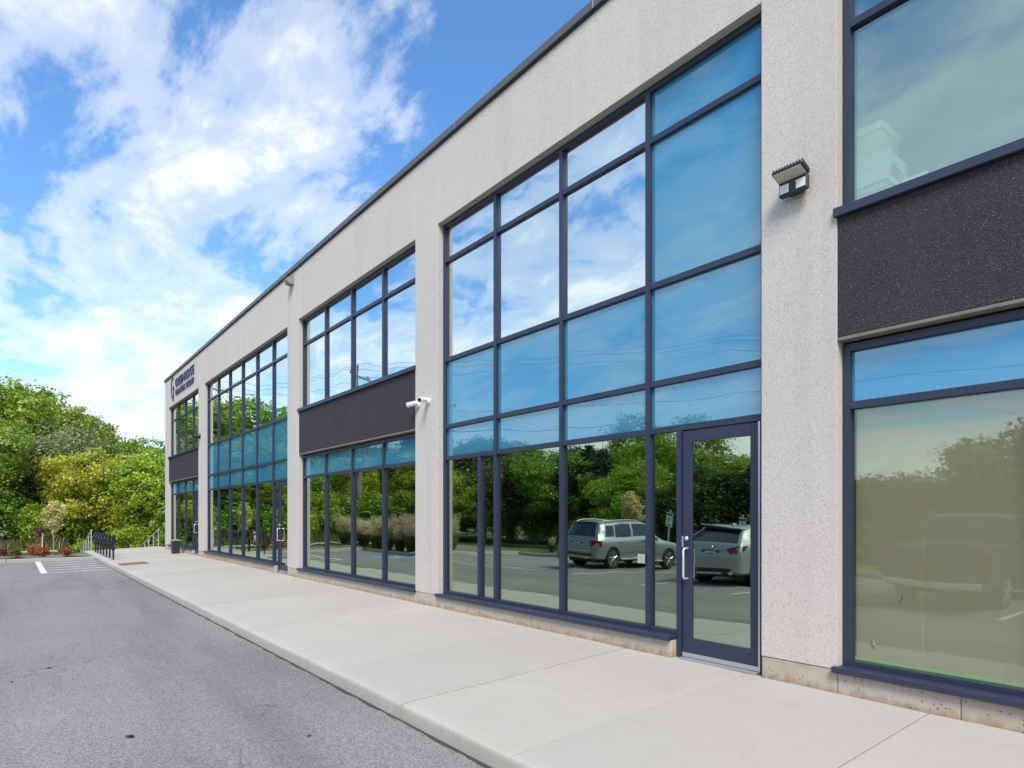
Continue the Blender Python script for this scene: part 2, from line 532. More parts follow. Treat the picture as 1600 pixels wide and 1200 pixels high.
# ------------------------------------------------------------------ helpers
def link(o, parent=None):
    COL.objects.link(o)
    if parent is not None:
        o.parent = parent
    return o


def obj(name, me, m=None, parent=None):
    if isinstance(me, bmesh.types.BMesh):
        bm, me = me, bpy.data.meshes.new(name)
        bm.normal_update()
        bm.to_mesh(me)
        bm.free()
    if m is not None:
        me.materials.clear()
        me.materials.append(m)
    return link(bpy.data.objects.new(name, me), parent)


def tag(o, label=None, cat=None, group=None, kind=None):
    if label:
        o['label'] = label
    if cat:
        o['category'] = cat
    if group:
        o['group'] = group
    if kind:
        o['kind'] = kind
    return o


def empty(name, loc=(0, 0, 0), rz=0.0):
    o = bpy.data.objects.new(name, None)
    o.location = loc
    o.rotation_euler = (0, 0, rz)
    o.empty_display_size = 0.2
    return link(o)


def copy_tree(o, parent=None):
    c = o.copy()
    link(c, parent)
    for ch in o.children:
        copy_tree(ch, c)
    return c


def bx(bm, x0, x1, y0, y1, z0, z1, bev=0.0, seg=1):
    r = bmesh.ops.create_cube(bm, size=1.0)
    vs_ = r['verts']
    for v in vs_:
        v.co = Vector(((x0 + x1) / 2 + v.co.x * (x1 - x0), (y0 + y1) / 2 + v.co.y * (y1 - y0), (z0 + z1) / 2 + v.co.z * (z1 - z0)))
    if bev > 0:
        es = list({e for v in vs_ for e in v.link_edges})
        bmesh.ops.bevel(bm, geom=es, offset=bev, segments=seg, affect='EDGES', profile=0.5)
    return bm


def box(name, x0, x1, y0, y1, z0, z1, m, parent=None, bev=0.0, seg=1):
    return obj(name, bx(bmesh.new(), x0, x1, y0, y1, z0, z1, bev, seg), m, parent)


def tube(bm, pts, rads, n=8, caps=True):
    pts = [Vector(p) for p in pts]
    if isinstance(rads, (int, float)):
        rads = [rads] * len(pts)
    rings = []
    up = None
    for i, p in enumerate(pts):
        a = pts[max(i - 1, 0)]
        b = pts[min(i + 1, len(pts) - 1)]
        d = (b - a).normalized()
        if up is None:
            up = Vector((0, 0, 1)) if abs(d.z) < 0.9 else Vector((1, 0, 0))
        s = d.cross(up)
        if s.length < 1e-4:
            s = d.orthogonal()
        s.normalize()
        t = s.cross(d).normalized()
        up = t
        rings.append([bm.verts.new(p + (s * math.cos(2 * math.pi * k / n) + t * math.sin(2 * math.pi * k / n)) * rads[i]) for k in range(n)])
    for r0, r1 in zip(rings, rings[1:]):
        for k in range(n):
            bm.faces.new((r0[k], r0[(k + 1) % n], r1[(k + 1) % n], r1[k]))
    if caps:
        bm.faces.new(rings[0])
        bm.faces.new(rings[-1][::-1])
    bmesh.ops.recalc_face_normals(bm, faces=bm.faces[:])
    return bm


def smooth(o, ang=None):
    me = o.data
    me.polygons.foreach_set('use_smooth', [True] * len(me.polygons))
    if ang is not None:
        me.set_sharp_from_angle(angle=R(ang))
    return o


def poly_sheet(bm, pts, z=None):
    vs_ = [bm.verts.new((p[0], p[1], p[2] if len(p) > 2 else z)) for p in pts]
    return bm.faces.new(vs_)


def lathe(bm, prof, n=16, axis='z', center=(0, 0, 0)):
    """prof: list of (r, h) turned round an axis"""
    c = Vector(center)
    rings = []
    for r, h in prof:
        ring = []
        for k in range(n):
            a = 2 * math.pi * k / n
            u, v = r * math.cos(a), r * math.sin(a)
            p = {'z': (u, v, h), 'x': (h, u, v), 'y': (u, h, v)}[axis]
            ring.append(bm.verts.new(c + Vector(p)))
        rings.append(ring)
    for r0, r1 in zip(rings, rings[1:]):
        for k in range(n):
            bm.faces.new((r0[k], r0[(k + 1) % n], r1[(k + 1) % n], r1[k]))
    bm.faces.new(rings[0])
    bm.faces.new(rings[-1][::-1])
    bmesh.ops.recalc_face_normals(bm, faces=bm.faces[:])
    return bm


def quads_mesh(name, V, nper=4):
    """V: (n*nper,3) vertices, each nper consecutive make one face"""
    V = np.asarray(V, dtype=np.float32)
    n = len(V) // nper
    me = bpy.data.meshes.new(name)
    me.vertices.add(len(V))
    me.vertices.foreach_set('co', V.ravel())
    me.loops.add(len(V))
    me.loops.foreach_set('vertex_index', np.arange(len(V), dtype=np.int32))
    me.polygons.add(n)
    me.polygons.foreach_set('loop_start', np.arange(0, len(V), nper, dtype=np.int32))
    me.polygons.foreach_set('loop_total', np.full(n, nper, dtype=np.int32))
    me.update(calc_edges=True)
    me.validate()
    return me


# ------------------------------------------------------------------ dimensions of the place
WY = 5.54                                     # wall face
FY = 5.64                                     # window frame face
GY = 5.685                                    # glass face
KY = 2.68                                     # kerb edge
Z_LINT, Z_TOP = 6.33, 7.72
T1, T2, T3, T4 = 5.72, 4.085, 2.985, 2.46
BAYS = {'far': (-32.03, -26.24, 4), 'wide': (-25.28, -16.38, 6), 'mid': (-15.57, -9.82, 4), 'door': (-9.07, -3.29, 4), 'near': (-2.59, 3.19, 4)}
XC0, XC1 = -32.87, 3.95


def walk_z(y):
    return -0.12 * min(1.0, max(0.0, (WY - y) / (WY - KY)))


def lot_z(y):
    return -0.265 - 0.0088 * (KY - y)


# ------------------------------------------------------------------ ground
bm = bmesh.new()
S = 2500
poly_sheet(bm, [(-S, -S), (S, -S), (S, S), (-S, S)], -1.75)
tag(obj('terrain', bm, M['earth']), kind='structure')

bm = bmesh.new()
xs = [-31.05, -25.3, 45]
fY = -8.9
poly_sheet(bm, [(-31.05, KY + 0.1, lot_z(KY)), (-31.05, -3.0, lot_z(-3.0)), (-25.3, -3.0, lot_z(-3.0)), (-25.3, fY, lot_z(fY)), (45, fY, lot_z(fY)), (45, KY + 0.1, lot_z(KY))][::-1])
bmesh.ops.recalc_face_normals(bm, faces=bm.faces[:])
lot = tag(obj('parking_lot', bm, M['asphalt']), kind='structure')
if lot.data.polygons[0].normal.z < 0:
    lot.data.flip_normals()


def paint(name, pts, m='white_line', lift=0.004):
    b_ = bmesh.new()
    f_ = poly_sheet(b_, [(x, y, lot_z(y) + lift) for x, y in pts])
    b_.normal_update()
    if f_.normal.z < 0:
        f_.normal_flip()
    return obj(name, b_, M[m], lot)


def line(x0, y0, x1, y1, w=0.11, name='painted_line'):
    d = Vector((x1 - x0, y1 - y0)).normalized()
    n = Vector((-d.y, d.x)) * w / 2
    return paint(name, [(x0 + n.x, y0 + n.y), (x1 + n.x, y1 + n.y), (x1 - n.x, y1 - n.y), (x0 - n.x, y0 - n.y)])


for k in range(8):
    line(-14.02 + 2.65 * k, -1.9, -14.02 + 2.65 * k, -8.1)
for k in range(8):
    x = -16.67 - 0.93 * k
    line(x, -2.36, x - 0.25, -8.1)
line(-16.67, -2.3, -23.4, -2.3)
line(-31.0, 0.8, -24.62, 0.8, 0.17)
for x in (-24.72, -25.85, -27.05, -28.35, -29.75):
    line(x, 0.9, x - 0.25, KY - 0.03, 0.13)
paint('painted_square', [(-26.1, -2.5), (-24.1, -2.5), (-24.1, -0.6), (-26.1, -0.6)], 'blue_line')


def chair_symbol(cx, cy, s, mk):
    """the access symbol: head, body, seat, legs and wheel arc; mk(list of polygons)"""
    P = []
    P.append([(cx + s * (0.0 + 0.07 * math.cos(a)), cy + s * (0.40 + 0.07 * math.sin(a))) for a in [i * math.pi / 5 for i in range(10)]])

    def seg(a, b, w):
        d = Vector((b[0] - a[0], b[1] - a[1])).normalized()
        n = Vector((-d.y, d.x)) * w / 2
        P.append([(cx + s * (a[0] + n.x), cy + s * (a[1] + n.y)), (cx + s * (b[0] + n.x), cy + s * (b[1] + n.y)),
                  (cx + s * (b[0] - n.x), cy + s * (b[1] - n.y)), (cx + s * (a[0] - n.x), cy + s * (a[1] - n.y))])
    seg((0.0, 0.32), (0.02, 0.0), 0.075)
    seg((0.03, 0.16), (0.18, 0.16), 0.05)
    seg((0.06, 0.0), (0.22, 0.0), 0.07)
    seg((0.21, 0.03), (0.30, -0.25), 0.07)
    for k in range(9):
        a0, a1 = R(105 + k * 27), R(105 + (k + 1) * 27)
        P.append([(cx + s * (0.03 + r * math.cos(a)), cy + s * (-0.10 + r * math.sin(a))) for r, a in ((0.25, a0), (0.25, a1), (0.19, a1), (0.19, a0))])
    mk(P)


def _mk(P):
    b_ = bmesh.new()
    for i, q in enumerate(P):
        f_ = poly_sheet(b_, [(-25.1 - (y), -1.55 + x, lot_z(-1.55 + x) + 0.008 + i * 0.0002) for x, y in q])
        b_.normal_update()
        if f_.normal.z < 0:
            f_.normal_flip()
    obj('access_symbol', b_, M['white_line'], lot)


chair_symbol(0, 0, 1.7, _mk)
_r = random.Random(8)
b_ = bmesh.new()
prev = None
for i in range(500):
    x = -31.0 + 0.074 * i
    w = 0.012 + 0.02 * abs(math.sin(i * 0.37) * math.sin(i * 0.113 + 1)) + 0.016 * _r.random()
    q = (b_.verts.new((x, KY + 0.0, lot_z(KY) + 0.003)), b_.verts.new((x, KY - 0.008 - w, lot_z(KY - 0.02) + 0.003)))
    if prev:
        b_.faces.new((prev[1], q[1], q[0], prev[0]))
    prev = q
tag(obj('kerb_grit', b_, M['joint'], lot), kind='stuff')


# kerbs at the far sides of the lot
def kerb_run(pts, name='kerb'):
    k = 0
    for (x0, y0), (x1, y1) in zip(pts, pts[1:]):
        ln = math.hypot(x1 - x0, y1 - y0)
        n = max(1, round(ln / 2.9))
        d = Vector((x1 - x0, y1 - y0)) / ln
        nn = Vector((-d.y, d.x))
        for i in range(n):
            a, b_ = ln * i / n + 0.004, ln * (i + 1) / n - 0.004
            bm_ = bx(bmesh.new(), a, b_, -0.15, 0.0, -0.35, 0.0, 0.018, 2)
            o = obj(name, bm_, M['walk'], KERB)
            zz = 0.14
            o.matrix_local = Matrix.Translation((x0, y0, lot_z((y0 + y1) / 2) + zz)) @ Matrix.Rotation(math.atan2(d.y, d.x), 4, 'Z')


bmk = bmesh.new()
for (a, b_, c, d) in ((-31.19, -31.07, -3.0, KY), (-31.0, -25.34, -3.13, -3.02), (-25.43, -25.32, -8.9, -3.2), (-25.4, 45, -9.03, -8.92)):
    bx(bmk, a, b_, c, d, -0.75, lot_z((c + d) / 2) + 0.09)
KERB = tag(obj('kerb', bmk, M['joint']), kind='structure')
kerb_run([(-31.05, KY), (-31.05, -3.0), (-25.3, -3.0), (-25.3, fY), (44.6, fY)], 'kerb_stone')

# lawns
rng = np.random.default_rng(5)


def lawn_h(x, y):
    s = min(1.0, max(0.0, (-31.0 - x) / 14.0))
    za = -0.155 - 0.15 * s
    zs = -0.20 - 1.05 * min(1.0, max(0.0, (-35.6 - x) / 6.0))
    k = min(1.0, max(0.0, (y - 2.3) / 0.5))
    z = za * (1 - k) + zs * k
    if y > 6.2:
        k2 = min(1.0, (y - 6.2) / 4.0)
        z = z * (1 - k2) + (-0.7 - 0.02 * min(10, max(0, -33 - x))) * k2
    return z + 0.004 * math.sin(x * 1.3) * math.sin(y * 0.9)


def grid_sheet(name, x0, x1, y0, y1, nx, ny, hf, m):
    b_ = bmesh.new()
    g = [[b_.verts.new((x0 + (x1 - x0) * i / nx, y0 + (y1 - y0) * j / ny, hf(x0 + (x1 - x0) * i / nx, y0 + (y1 - y0) * j / ny))) for j in range(ny + 1)] for i in range(nx + 1)]
    for i in range(nx):
        for j in range(ny):
            b_.faces.new((g[i][j], g[i + 1][j], g[i + 1][j + 1], g[i][j + 1]))
    o = obj(name, b_, m)
    smooth(o)
    return tag(o, kind='structure')


grid_sheet('lawn', -110.0, -31.2, -9.1, 60.0, 110, 100, lambda x, y: lawn_h(x, y) if not (x > -32.9 and y > 5.0) else -0.9, M['lawn'])
grid_sheet('lawn', -110.0, 60.0, -90.0, -9.05, 60, 30, lambda x, y: -0.245 + (0.02 * math.sin(x * 0.7 + y)) * (1 if y < -9.6 else 0), M['lawn'])
grid_sheet('lawn', -31.17, -25.45, -9.02, -3.15, 12, 12, lambda x, y: -0.20 + 0.01 * math.sin(x * 5), M['mulch'])
grid_sheet('planting_bed', -33.4, -31.22, -3.2, 2.5, 8, 20, lambda x, y: lawn_h(x, y) + 0.03 + 0.012 * math.sin(7 * x + 3 * y), M['mulch'])
grid_sheet('path', -38.2, -36.3, -60.0, 2.4, 4, 90, lambda x, y: lawn_h(x, max(y, -9)) + 0.06 if y > -9 else -0.13, M['path'])
grid_sheet('path', -60.0, 40.0, -14.6, -13.4, 60, 2, lambda x, y: -0.19, M['path'])


def blades(name, pts, hts, m, lean=0.35, width=0.012, kind='stuff', zf=None, parent=None):
    n = len(pts)
    a = rng.uniform(0, 2 * math.pi, n)
    d = np.stack([np.cos(a), np.sin(a)], 1)
    w = width * rng.uniform(0.6, 1.4, n)
    side = np.stack([-d[:, 1], d[:, 0], np.zeros(n)], 1) * w[:, None]
    base = pts
    ln = (lean * rng.uniform(0.1, 1.0, n) * hts)[:, None]
    mid = base + np.concatenate([d * ln * 0.35, (hts * 0.6)[:, None]], 1)
    tip = base + np.concatenate([d * ln, hts[:, None]], 1)
    V = np.stack([base - side, base + side, mid + side * 0.7, tip, mid - side * 0.7], 1).reshape(-1, 3)
    me = quads_mesh(name, V, 5)
    o = obj(name, me, m, parent)
    if kind:
        tag(o, kind=kind)
    return o


n = 34000
px = rng.uniform(-48.0, -41.2, n) + rng.normal(0, 0.3, n)
py = rng.uniform(-14.0, 20.0, n)
pz = np.array([lawn_h(x, max(y, -9.0)) for x, y in zip(px, py)])
hh = rng.uniform(0.3, 0.8, n) * (0.75 + 0.35 * np.sin(py * 0.9) * np.sin(px * 1.7 + 1))
tag(blades('meadow_grass', np.stack([px, py, pz], 1), hh, L['meadow'], 0.55, 0.016), 'tall tan and green meadow grass at the foot of the trees', 'grass')
n = 9000
px = rng.uniform(-39.5, -33.2, n)
py = rng.uniform(-6.0, 2.2, n)
keep = ~((px > -38.25) & (px < -36.25))
px, py = px[keep], py[keep]
pz = np.array([lawn_h(x, y) for x, y in zip(px, py)])
tag(blades('turf_grass', np.stack([px, py, pz], 1), rng.uniform(0.05, 0.13, len(px)), L['turf'], 0.6, 0.012), 'short mown grass strip behind the planting bed', 'grass')

# ------------------------------------------------------------------ sidewalk slabs
bm = bmesh.new()
poly = [(-36.1, KY + 0.03), (8.0, KY + 0.03), (8.0, WY + 0.3), (-36.1, WY + 0.3)]
v0 = [bm.verts.new((x, y, walk_z(y) - 0.035)) for x, y in poly]
v1 = [bm.verts.new((x, y, -0.8)) for x, y in poly]
bm.faces.new(v0)
for i in range(4):
    bm.faces.new((v0[i], v1[i], v1[(i + 1) % 4], v0[(i + 1) % 4]))
sidewalk = tag(obj('sidewalk', bm, M['joint']), kind='structure')


def slab(x0, x1, seed):
    b_ = bmesh.new()
    rr = random.Random(seed)
    dz = rr.uniform(-0.002, 0.002)
    prof = [(KY, -0.45), (KY - 0.006, -0.170), (KY - 0.003, -0.142), (KY + 0.006, -0.127), (KY + 0.022, -0.1205), (KY + 0.16, walk_z(KY + 0.16)), (KY + 1.4, walk_z(KY + 1.4)), (WY + 0.02 if True else 0, 0.0), (WY + 0.28, 0.002), (WY + 0.28, -0.45)]
    nx = 4
    rows = []
    for i in range(nx + 1):
        x = x0 + (x1 - x0) * i / nx
        e = 0.004 if i in (0, nx) else 0.0
        jit = rr.uniform(-0.003, 0.003)
        rows.append([b_.verts.new((x, y + (jit if k < 5 else 0), z + dz - (e if 0 < k < 9 else 0))) for k, (y, z) in enumerate(prof)])
    for a, c in zip(rows, rows[1:]):
        for k in range(len(prof) - 1):
            b_.faces.new((a[k], c[k], c[k + 1], a[k + 1]))
    b_.faces.new(rows[0])
    b_.faces.new(rows[-1][::-1])
    bmesh.ops.recalc_face_normals(b_, faces=b_.faces[:])
    o = obj('paving_slab', b_, M['walk'], sidewalk)
    smooth(o, 40)
    return o


jx = [-1.90 + 1.543 * k for k in range(-23, 7)]
for i, (a, c) in enumerate(zip(jx, jx[1:])):
    if a > -36.2:
        slab(a + 0.005, c - 0.005, i)

# rusty tactile plate by the kerb
bm = bx(bmesh.new(), -0.46, 0.46, -0.40, 0.40, -0.01, 0.012, 0.004)
for i in range(9):
    for j in range(8):
        lathe(bm, [(0.028, 0.0115), (0.02, 0.018), (0.008, 0.02)], 6, 'z', (-0.4 + 0.1 * i, -0.35 + 0.1 * j, 0))
tp = tag(obj('tactile_plate', bm, M['rust']), 'rusty brown tactile iron plate let into the sidewalk by the kerb', 'plate')
tp.location = (-24.75, 3.22, walk_z(3.22) + 0.006)
tp.rotation_euler = (math.atan(0.12 / (WY - KY)), 0, 0)

# steps beyond the end of the sidewalk
steps = None
for k in range(7):
    xa = -36.1 - 0.85 * k
    b_ = bx(bmesh.new(), xa - 0.85, xa, KY + 0.02, 5.95, -1.7, -0.10 - 0.155 * (k + 1), 0.012)
    if steps is None:
        steps = tag(obj('stone_steps', b_, M['walk']), kind='structure')
    else:
        obj('step', b_, M['walk'], steps)


def handrail(y, label):
    root = empty('handrail', (-36.2, y, -0.1))
    b_ = bmesh.new()
    pts = [(0.25, 0, 0.93), (0, 0, 0.93), (-5.7, 0, -0.16), (-5.95, 0, -0.16)]
    tube(b_, pts, 0.03, 10)
    o = smooth(obj('rail', b_, M['galv'], root))
    for i, x in enumerate((0.0, -1.4, -2.85, -4.2, -5.6)):
        zt = 0.93 + x * (1.09 / 5.7)
        b_ = bmesh.new()
        tube(b_, [(x, 0, zt - 0.02), (x, 0, zt - 1.06)], 0.024, 8)
        smooth(obj('post', b_, M['galv'], root), 50)
    b_ = bmesh.new()
    tube(b_, [(0.0, 0, 0.46), (-5.6, 0, -0.61)], 0.016, 8)
    smooth(obj('lower_rail', b_, M['galv'], root), 50)
    return tag(root, label, 'handrail', 'handrails of the steps at the end of the sidewalk')


handrail(2.98, 'pale metal handrail of the steps behind the black bike racks')
handrail(5.80, 'pale metal handrail of the steps next to the building corner')


# ------------------------------------------------------------------ the building
bld = empty('office_building', (-14.5, WY, 0.0))
tag(bld, 'long two-storey pale concrete office building with blue glass bays', 'building')
BOFF = Vector((-14.5, WY, 0.0))


def part(o, parent=bld):
    """parent keeping the world place (geometry is written in world coordinates)"""
    o.parent = parent
    off = Vector((0, 0, 0))
    p = parent
    while p is not None:
        off += p.location
        p = p.parent
    o.location = o.location - off
    return o


def wbox(name, x0, x1, y0, y1, z0, z1, m, parent=bld, bev=0.0, seg=1):
    """a box whose origin lies at its own centre"""
    cx, cy, cz = (x0 + x1) / 2, (y0 + y1) / 2, (z0 + z1) / 2
    o = obj(name, bx(bmesh.new(), x0 - cx, x1 - cx, y0 - cy, y1 - cy, z0 - cz, z1 - cz, bev, seg), m)
    o.location = (cx, cy, cz)
    return part(o, parent)


WT = 0.30        # wall thickness
edges = [XC0]
for k in ('far', 'wide', 'mid', 'door', 'near'):
    edges += [BAYS[k][0], BAYS[k][1]]
edges.append(XC1)
J = 0.0022
Z_CAP = Z_TOP - 0.13
# piers
for a, b_ in zip(edges[0::2], edges[1::2]):
    wbox('wall_pier', a + (J if a > XC0 + .1 else 0), b_ - J, WY, WY + WT, 0.205, Z_CAP, M['wall'], bld, 0.003)
    wbox('plinth_block', a + 0.002, b_ - 0.002, WY + 0.004, WY + WT, -0.3, 0.20, M['plinth'], bld, 0.008)
# header panels over the bays, jointed in the middle
for k in ('far', 'wide', 'mid', 'door', 'near'):
    a, b_, n_ = BAYS[k]
    m_ = 2 if n_ == 4 else 3
    for i in range(m_):
        xj = a + (b_ - a) * i / m_
        wbox('joint_sealant', xj - J * 0.99, xj + J * 0.99, WY + 0.008, WY + 0.05, Z_LINT + 0.01, Z_CAP - 0.01, M['sealant'])
        wbox('header_panel', a + (b_ - a) * i / m_ + J, a + (b_ - a) * (i + 1) / m_ - J, WY, WY + WT, Z_LINT, Z_CAP, M['wall'], bld, 0.003)
# parapet cap
cx = XC0 - 0.03
while cx < XC1 + 0.03:
    c2 = min(cx + 3.05, XC1 + 0.03)
    wbox('parapet_cap', cx + 0.002, c2 - 0.002, WY - 0.045, WY + WT + 0.04, Z_CAP + 0.02, Z_TOP, M['cap'], bld, 0.006)
    cx = c2
wbox('cap_shadow_gap', XC0, XC1, WY - 0.02, WY + WT, Z_CAP - 0.005, Z_CAP + 0.019, M['capdark'])  # shadow gap below the cap, put in as a near-black strip
# side and back walls, roof
BD = 18.0
wbox('end_wall', XC0 + 0.001, XC0 + WT, WY + WT + 0.004, WY + BD, -0.9, Z_CAP, M['wall'])
wbox('end_wall', XC1 - WT, XC1 - 0.001, WY + WT + 0.004, WY + BD, -0.9, Z_CAP, M['wall'])
wbox('back_wall', XC0 + WT + .002, XC1 - WT - .002, WY + BD - WT, WY + BD - 0.003, -0.9, Z_CAP, M['wall'])
wbox('parapet_cap', XC0 - 0.03, XC0 + WT + 0.04, WY + WT + 0.05, WY + BD + .04, Z_CAP + 0.02, Z_TOP - .002, M['cap'])
wbox('parapet_cap', XC1 - WT - 0.04, XC1 + 0.03, WY + WT + 0.05, WY + BD + .04, Z_CAP + 0.02, Z_TOP - .002, M['cap'])
wbox('roof', XC0 + WT + .003, XC1 - WT - .003, WY + WT + .003, WY + BD - WT - .003, 6.9, 7.1, M['roof'])
# inside: floors, ceilings, cross walls
IY0, IY1 = GY + 0.14, WY + 8.0
wbox('interior_floor', XC0 + WT + .01, XC1 - WT - .01, WY + WT + 0.004, WY + BD - WT - .01, -0.3, -0.001, M['infloor'])
wbox('floor_slab', XC0 + WT + .01, XC1 - WT - .01, GY + 0.30, WY + BD - WT - .01, 3.15, 3.55, M['inceil'])
wbox('ceiling', XC0 + WT + .01, XC1 - WT - .01, WY + WT + 0.006, WY + BD - WT - .01, 6.42, 6.5, M['inceil'])
wbox('interior_wall', XC0 + WT + .01, XC1 - WT - .01, IY1, IY1 + 0.12, 0.003, 3.14, M['interior'])
wbox('interior_wall', XC0 + WT + .01, XC1 - WT - .01, IY1, IY1 + 0.12, 3.553, 6.41, M['interior'])
for a, b_ in zip(edges[2:-2:2], edges[3:-2:2]):
    c = (a + b_) / 2
    wbox('partition_wall', c - 0.07, c + 0.07, WY + WT + 0.01, IY1 - 0.003, 0.004, 3.14, M['interior'])
    wbox('partition_wall', c - 0.07, c + 0.07, WY + WT + 0.01, IY1 - 0.003, 3.554, 6.41, M['interior'])

FW = 0.062      # frame face width
FD = 0.12       # frame depth


def window(x0, x1, z0, z1, ncol, rows, spec, door=False, extra=None, low_from=None):
    """x0..x1, z0..z1 the opening; rows: transom heights; spec(col, row) -> material; parts: mullions, transoms, panes"""
    b_ = bmesh.new()
    cx, cz = (x0 + x1) / 2, (z0 + z1) / 2
    w = (x1 - x0) / ncol
    xd = x1 - w          # start of the door column
    xe = x1 - FW         # clear edges
    jam = x1 - 1.045     # door jamb face start
    e = 0.001
    bx(b_, x0 + e - cx, x0 + FW - cx, 0, FD, z0 - cz, z1 - cz - e)
    bx(b_, x1 - FW - cx, x1 - cx - e, 0, FD, (0.0 if door else z0) - cz, z1 - cz - e)
    bx(b_, x0 + FW - cx, x1 - FW - cx, 0.001, FD, z1 - FW - cz, z1 - cz - e)
    xend = jam if door else x1 - FW
    bx(b_, x0 + FW - cx, xend - cx, 0.001, FD, z0 - cz, z0 + FW - cz)
    win = obj('window', b_, M['frame'])
    win.location = (cx, FY, cz)
    part(win)
    hz = [z0 + FW] + list(rows) + [z1 - FW]
    xsm = [x0 + w * i for i in range(ncol + 1)]
    for r in rows:
        wbox('transom', x0 + FW, x1 - FW, FY + 0.004, FY + FD, r - FW / 2, r + FW / 2, M['frame'], win)
    for i in range(1, ncol):
        wbox('mullion', xsm[i] - FW / 2, xsm[i] + FW / 2, FY - 0.003, FY + FD - 0.004, z0 + FW * 0.9, z1 - FW * 0.9, M['frame'], win)
    if door:
        wbox('door_jamb', jam, jam + FW, FY - 0.005, FY + FD, 0.0, rows[0] - FW / 2, M['frame'], win)
    nrow = len(rows) + 1
    for j in range(nrow):
        za = (z0 + FW if j == 0 else rows[j - 1] + FW / 2) - 0.008
        zb = (z1 - FW if j == nrow - 1 else rows[j] - FW / 2) + 0.008
        for i in range(ncol):
            xa = (x0 + FW if i == 0 else xsm[i] + FW / 2) - 0.008
            xb = (x1 - FW if i == ncol - 1 else xsm[i + 1] - FW / 2) + 0.008
            segs = [(xa, xb)]
            if j == 0 and door and i == ncol - 1:
                segs = [(xa, jam + 0.008)]
            if j == 0 and extra and i == extra[0]:
                segs = [(xa, extra[1] - FW / 2 + 0.008), (extra[1] + FW / 2 - 0.008, xb)]
                wbox('mullion', extra[1] - FW / 2, extra[1] + FW / 2, FY - 0.002, FY + FD - 0.004, z0 + FW * 0.9, rows[0] - FW * 0.45, M['frame'], win)
            for sa, sb in segs:
                o = wbox('pane', sa, sb, GY, GY + 0.024, za, zb, M[spec(i, j)], win)
                rr = random.Random(round(sa * 91 + za * 37))
                o.rotation_euler = (R(rr.gauss(0, 0.035)), 0, R(rr.gauss(0, 0.05)))
    # sill flashing
    if z0 < 1:
        xr = jam - 0.004 if door else x1 + 0.015
        o = wbox('sill', x0 - 0.03, xr, WY - 0.045, FY - 0.006, z0 - 0.032, z0 + 0.018, M['frame'], win, 0.004)
    else:
        o = wbox('sill', x0 - 0.02, x1 + 0.02, WY - 0.035, FY - 0.006, z0 - 0.07, z0 + 0.005, M['frame'], win, 0.004)
    return win


def plinth_run(x0, x1, cutsx=()):
    xs_ = [x0] + list(cutsx) + [x1]
    for a, b_ in zip(xs_, xs_[1:]):
        wbox('plinth_block', a + 0.002, b_ - 0.002, WY + 0.006, FY + FD, -0.3, 0.184, M['plinth'], bld, 0.008)


def entrance_door(x1, detailed):
    """glazed leaf hung in the last column of a bay, right end x1"""
    xa, xb = x1 - 1.045 + FW + 0.006, x1 - FW - 0.006
    z0, z1 = 0.02, T4 - FW / 2 - 0.008
    cx = (xa + xb) / 2
    st, top, bot = 0.115, 0.125, 0.20
    b_ = bmesh.new()
    bx(b_, xa - cx, xa + st - cx, 0, 0.05, z0, z1, 0.004)
    bx(b_, xb - st - cx, xb - cx, 0, 0.05, z0, z1, 0.004)
    bx(b_, xa + st - cx, xb - st - cx, 0.001, 0.049, z1 - top, z1, 0.0)
    bx(b_, xa + st - cx, xb - st - cx, 0.001, 0.049, z0 + 0.03, z0 + bot, 0.0)
    d = obj('door', b_, M['frame'])
    d.location = (cx, FY + 0.012, 0)
    part(d)
    d['label'] = 'navy framed glass entrance door with silver pull handle'
    wbox('pane', xa + st - 0.006, xb - st + 0.006, FY + 0.03, FY + 0.046, z0 + bot - 0.006, z1 - top + 0.006, M['vision_low'], d)
    wbox('door_sweep', xa + 0.004, xb - 0.004, FY + 0.002, FY + 0.011, z0, z0 + 0.045, M['alu'], d)
    wbox('hinge_strip', xb - 0.016, xb + 0.004, FY - 0.012, FY + 0.011, z0, z1, M['alu'], d)
    wbox('threshold', xa, xb, FY - 0.06, FY + 0.10, 0.002, 0.016, M['alu'], d)
    b_ = bmesh.new()
    hx = xa + 0.062 - cx
    pts = [(hx, 0, 0.85), (hx, -0.05, 0.85), (hx + 0.02, -0.068, 0.86), (hx + 0.02, -0.07, 1.15), (hx, -0.05, 1.16), (hx, 0, 1.16)]
    pts = [(hx, 0.0, 0.85)] + [(hx, -0.045, 0.85), (hx, -0.062, 0.857), (hx, -0.07, 0.875), (hx, -0.07, 1.145), (hx, -0.062, 1.163), (hx, -0.045, 1.17)] + [(hx, 0.0, 1.17)]
    o = obj('pull_handle', tube(b_, pts, 0.0125, 10), M['steel'])
    o.location = (cx, FY + 0.012, 0)
    part(o, d)
    smooth(o, 50)
    b_ = lathe(bmesh.new(), [(0.022, 0.0), (0.022, -0.014), (0.017, -0.02)], 16, 'y')
    o = obj('lock_cylinder', b_, M['steel'])
    o.location = (xa + 0.055, FY + 0.012, 1.275)
    part(o, d)
    wbox('strike_plate', xa - 0.004, xa + 0.010, FY + 0.004, FY + 0.0115, 1.18, 1.30, M['steel'], d)
    return d


vis = lambda i, j: 'vision' if j > 0 else 'vision_low'
two = lambda i, j: 'vision'
low = lambda i, j: 'vision_low' if j == 0 else 'spandrel'
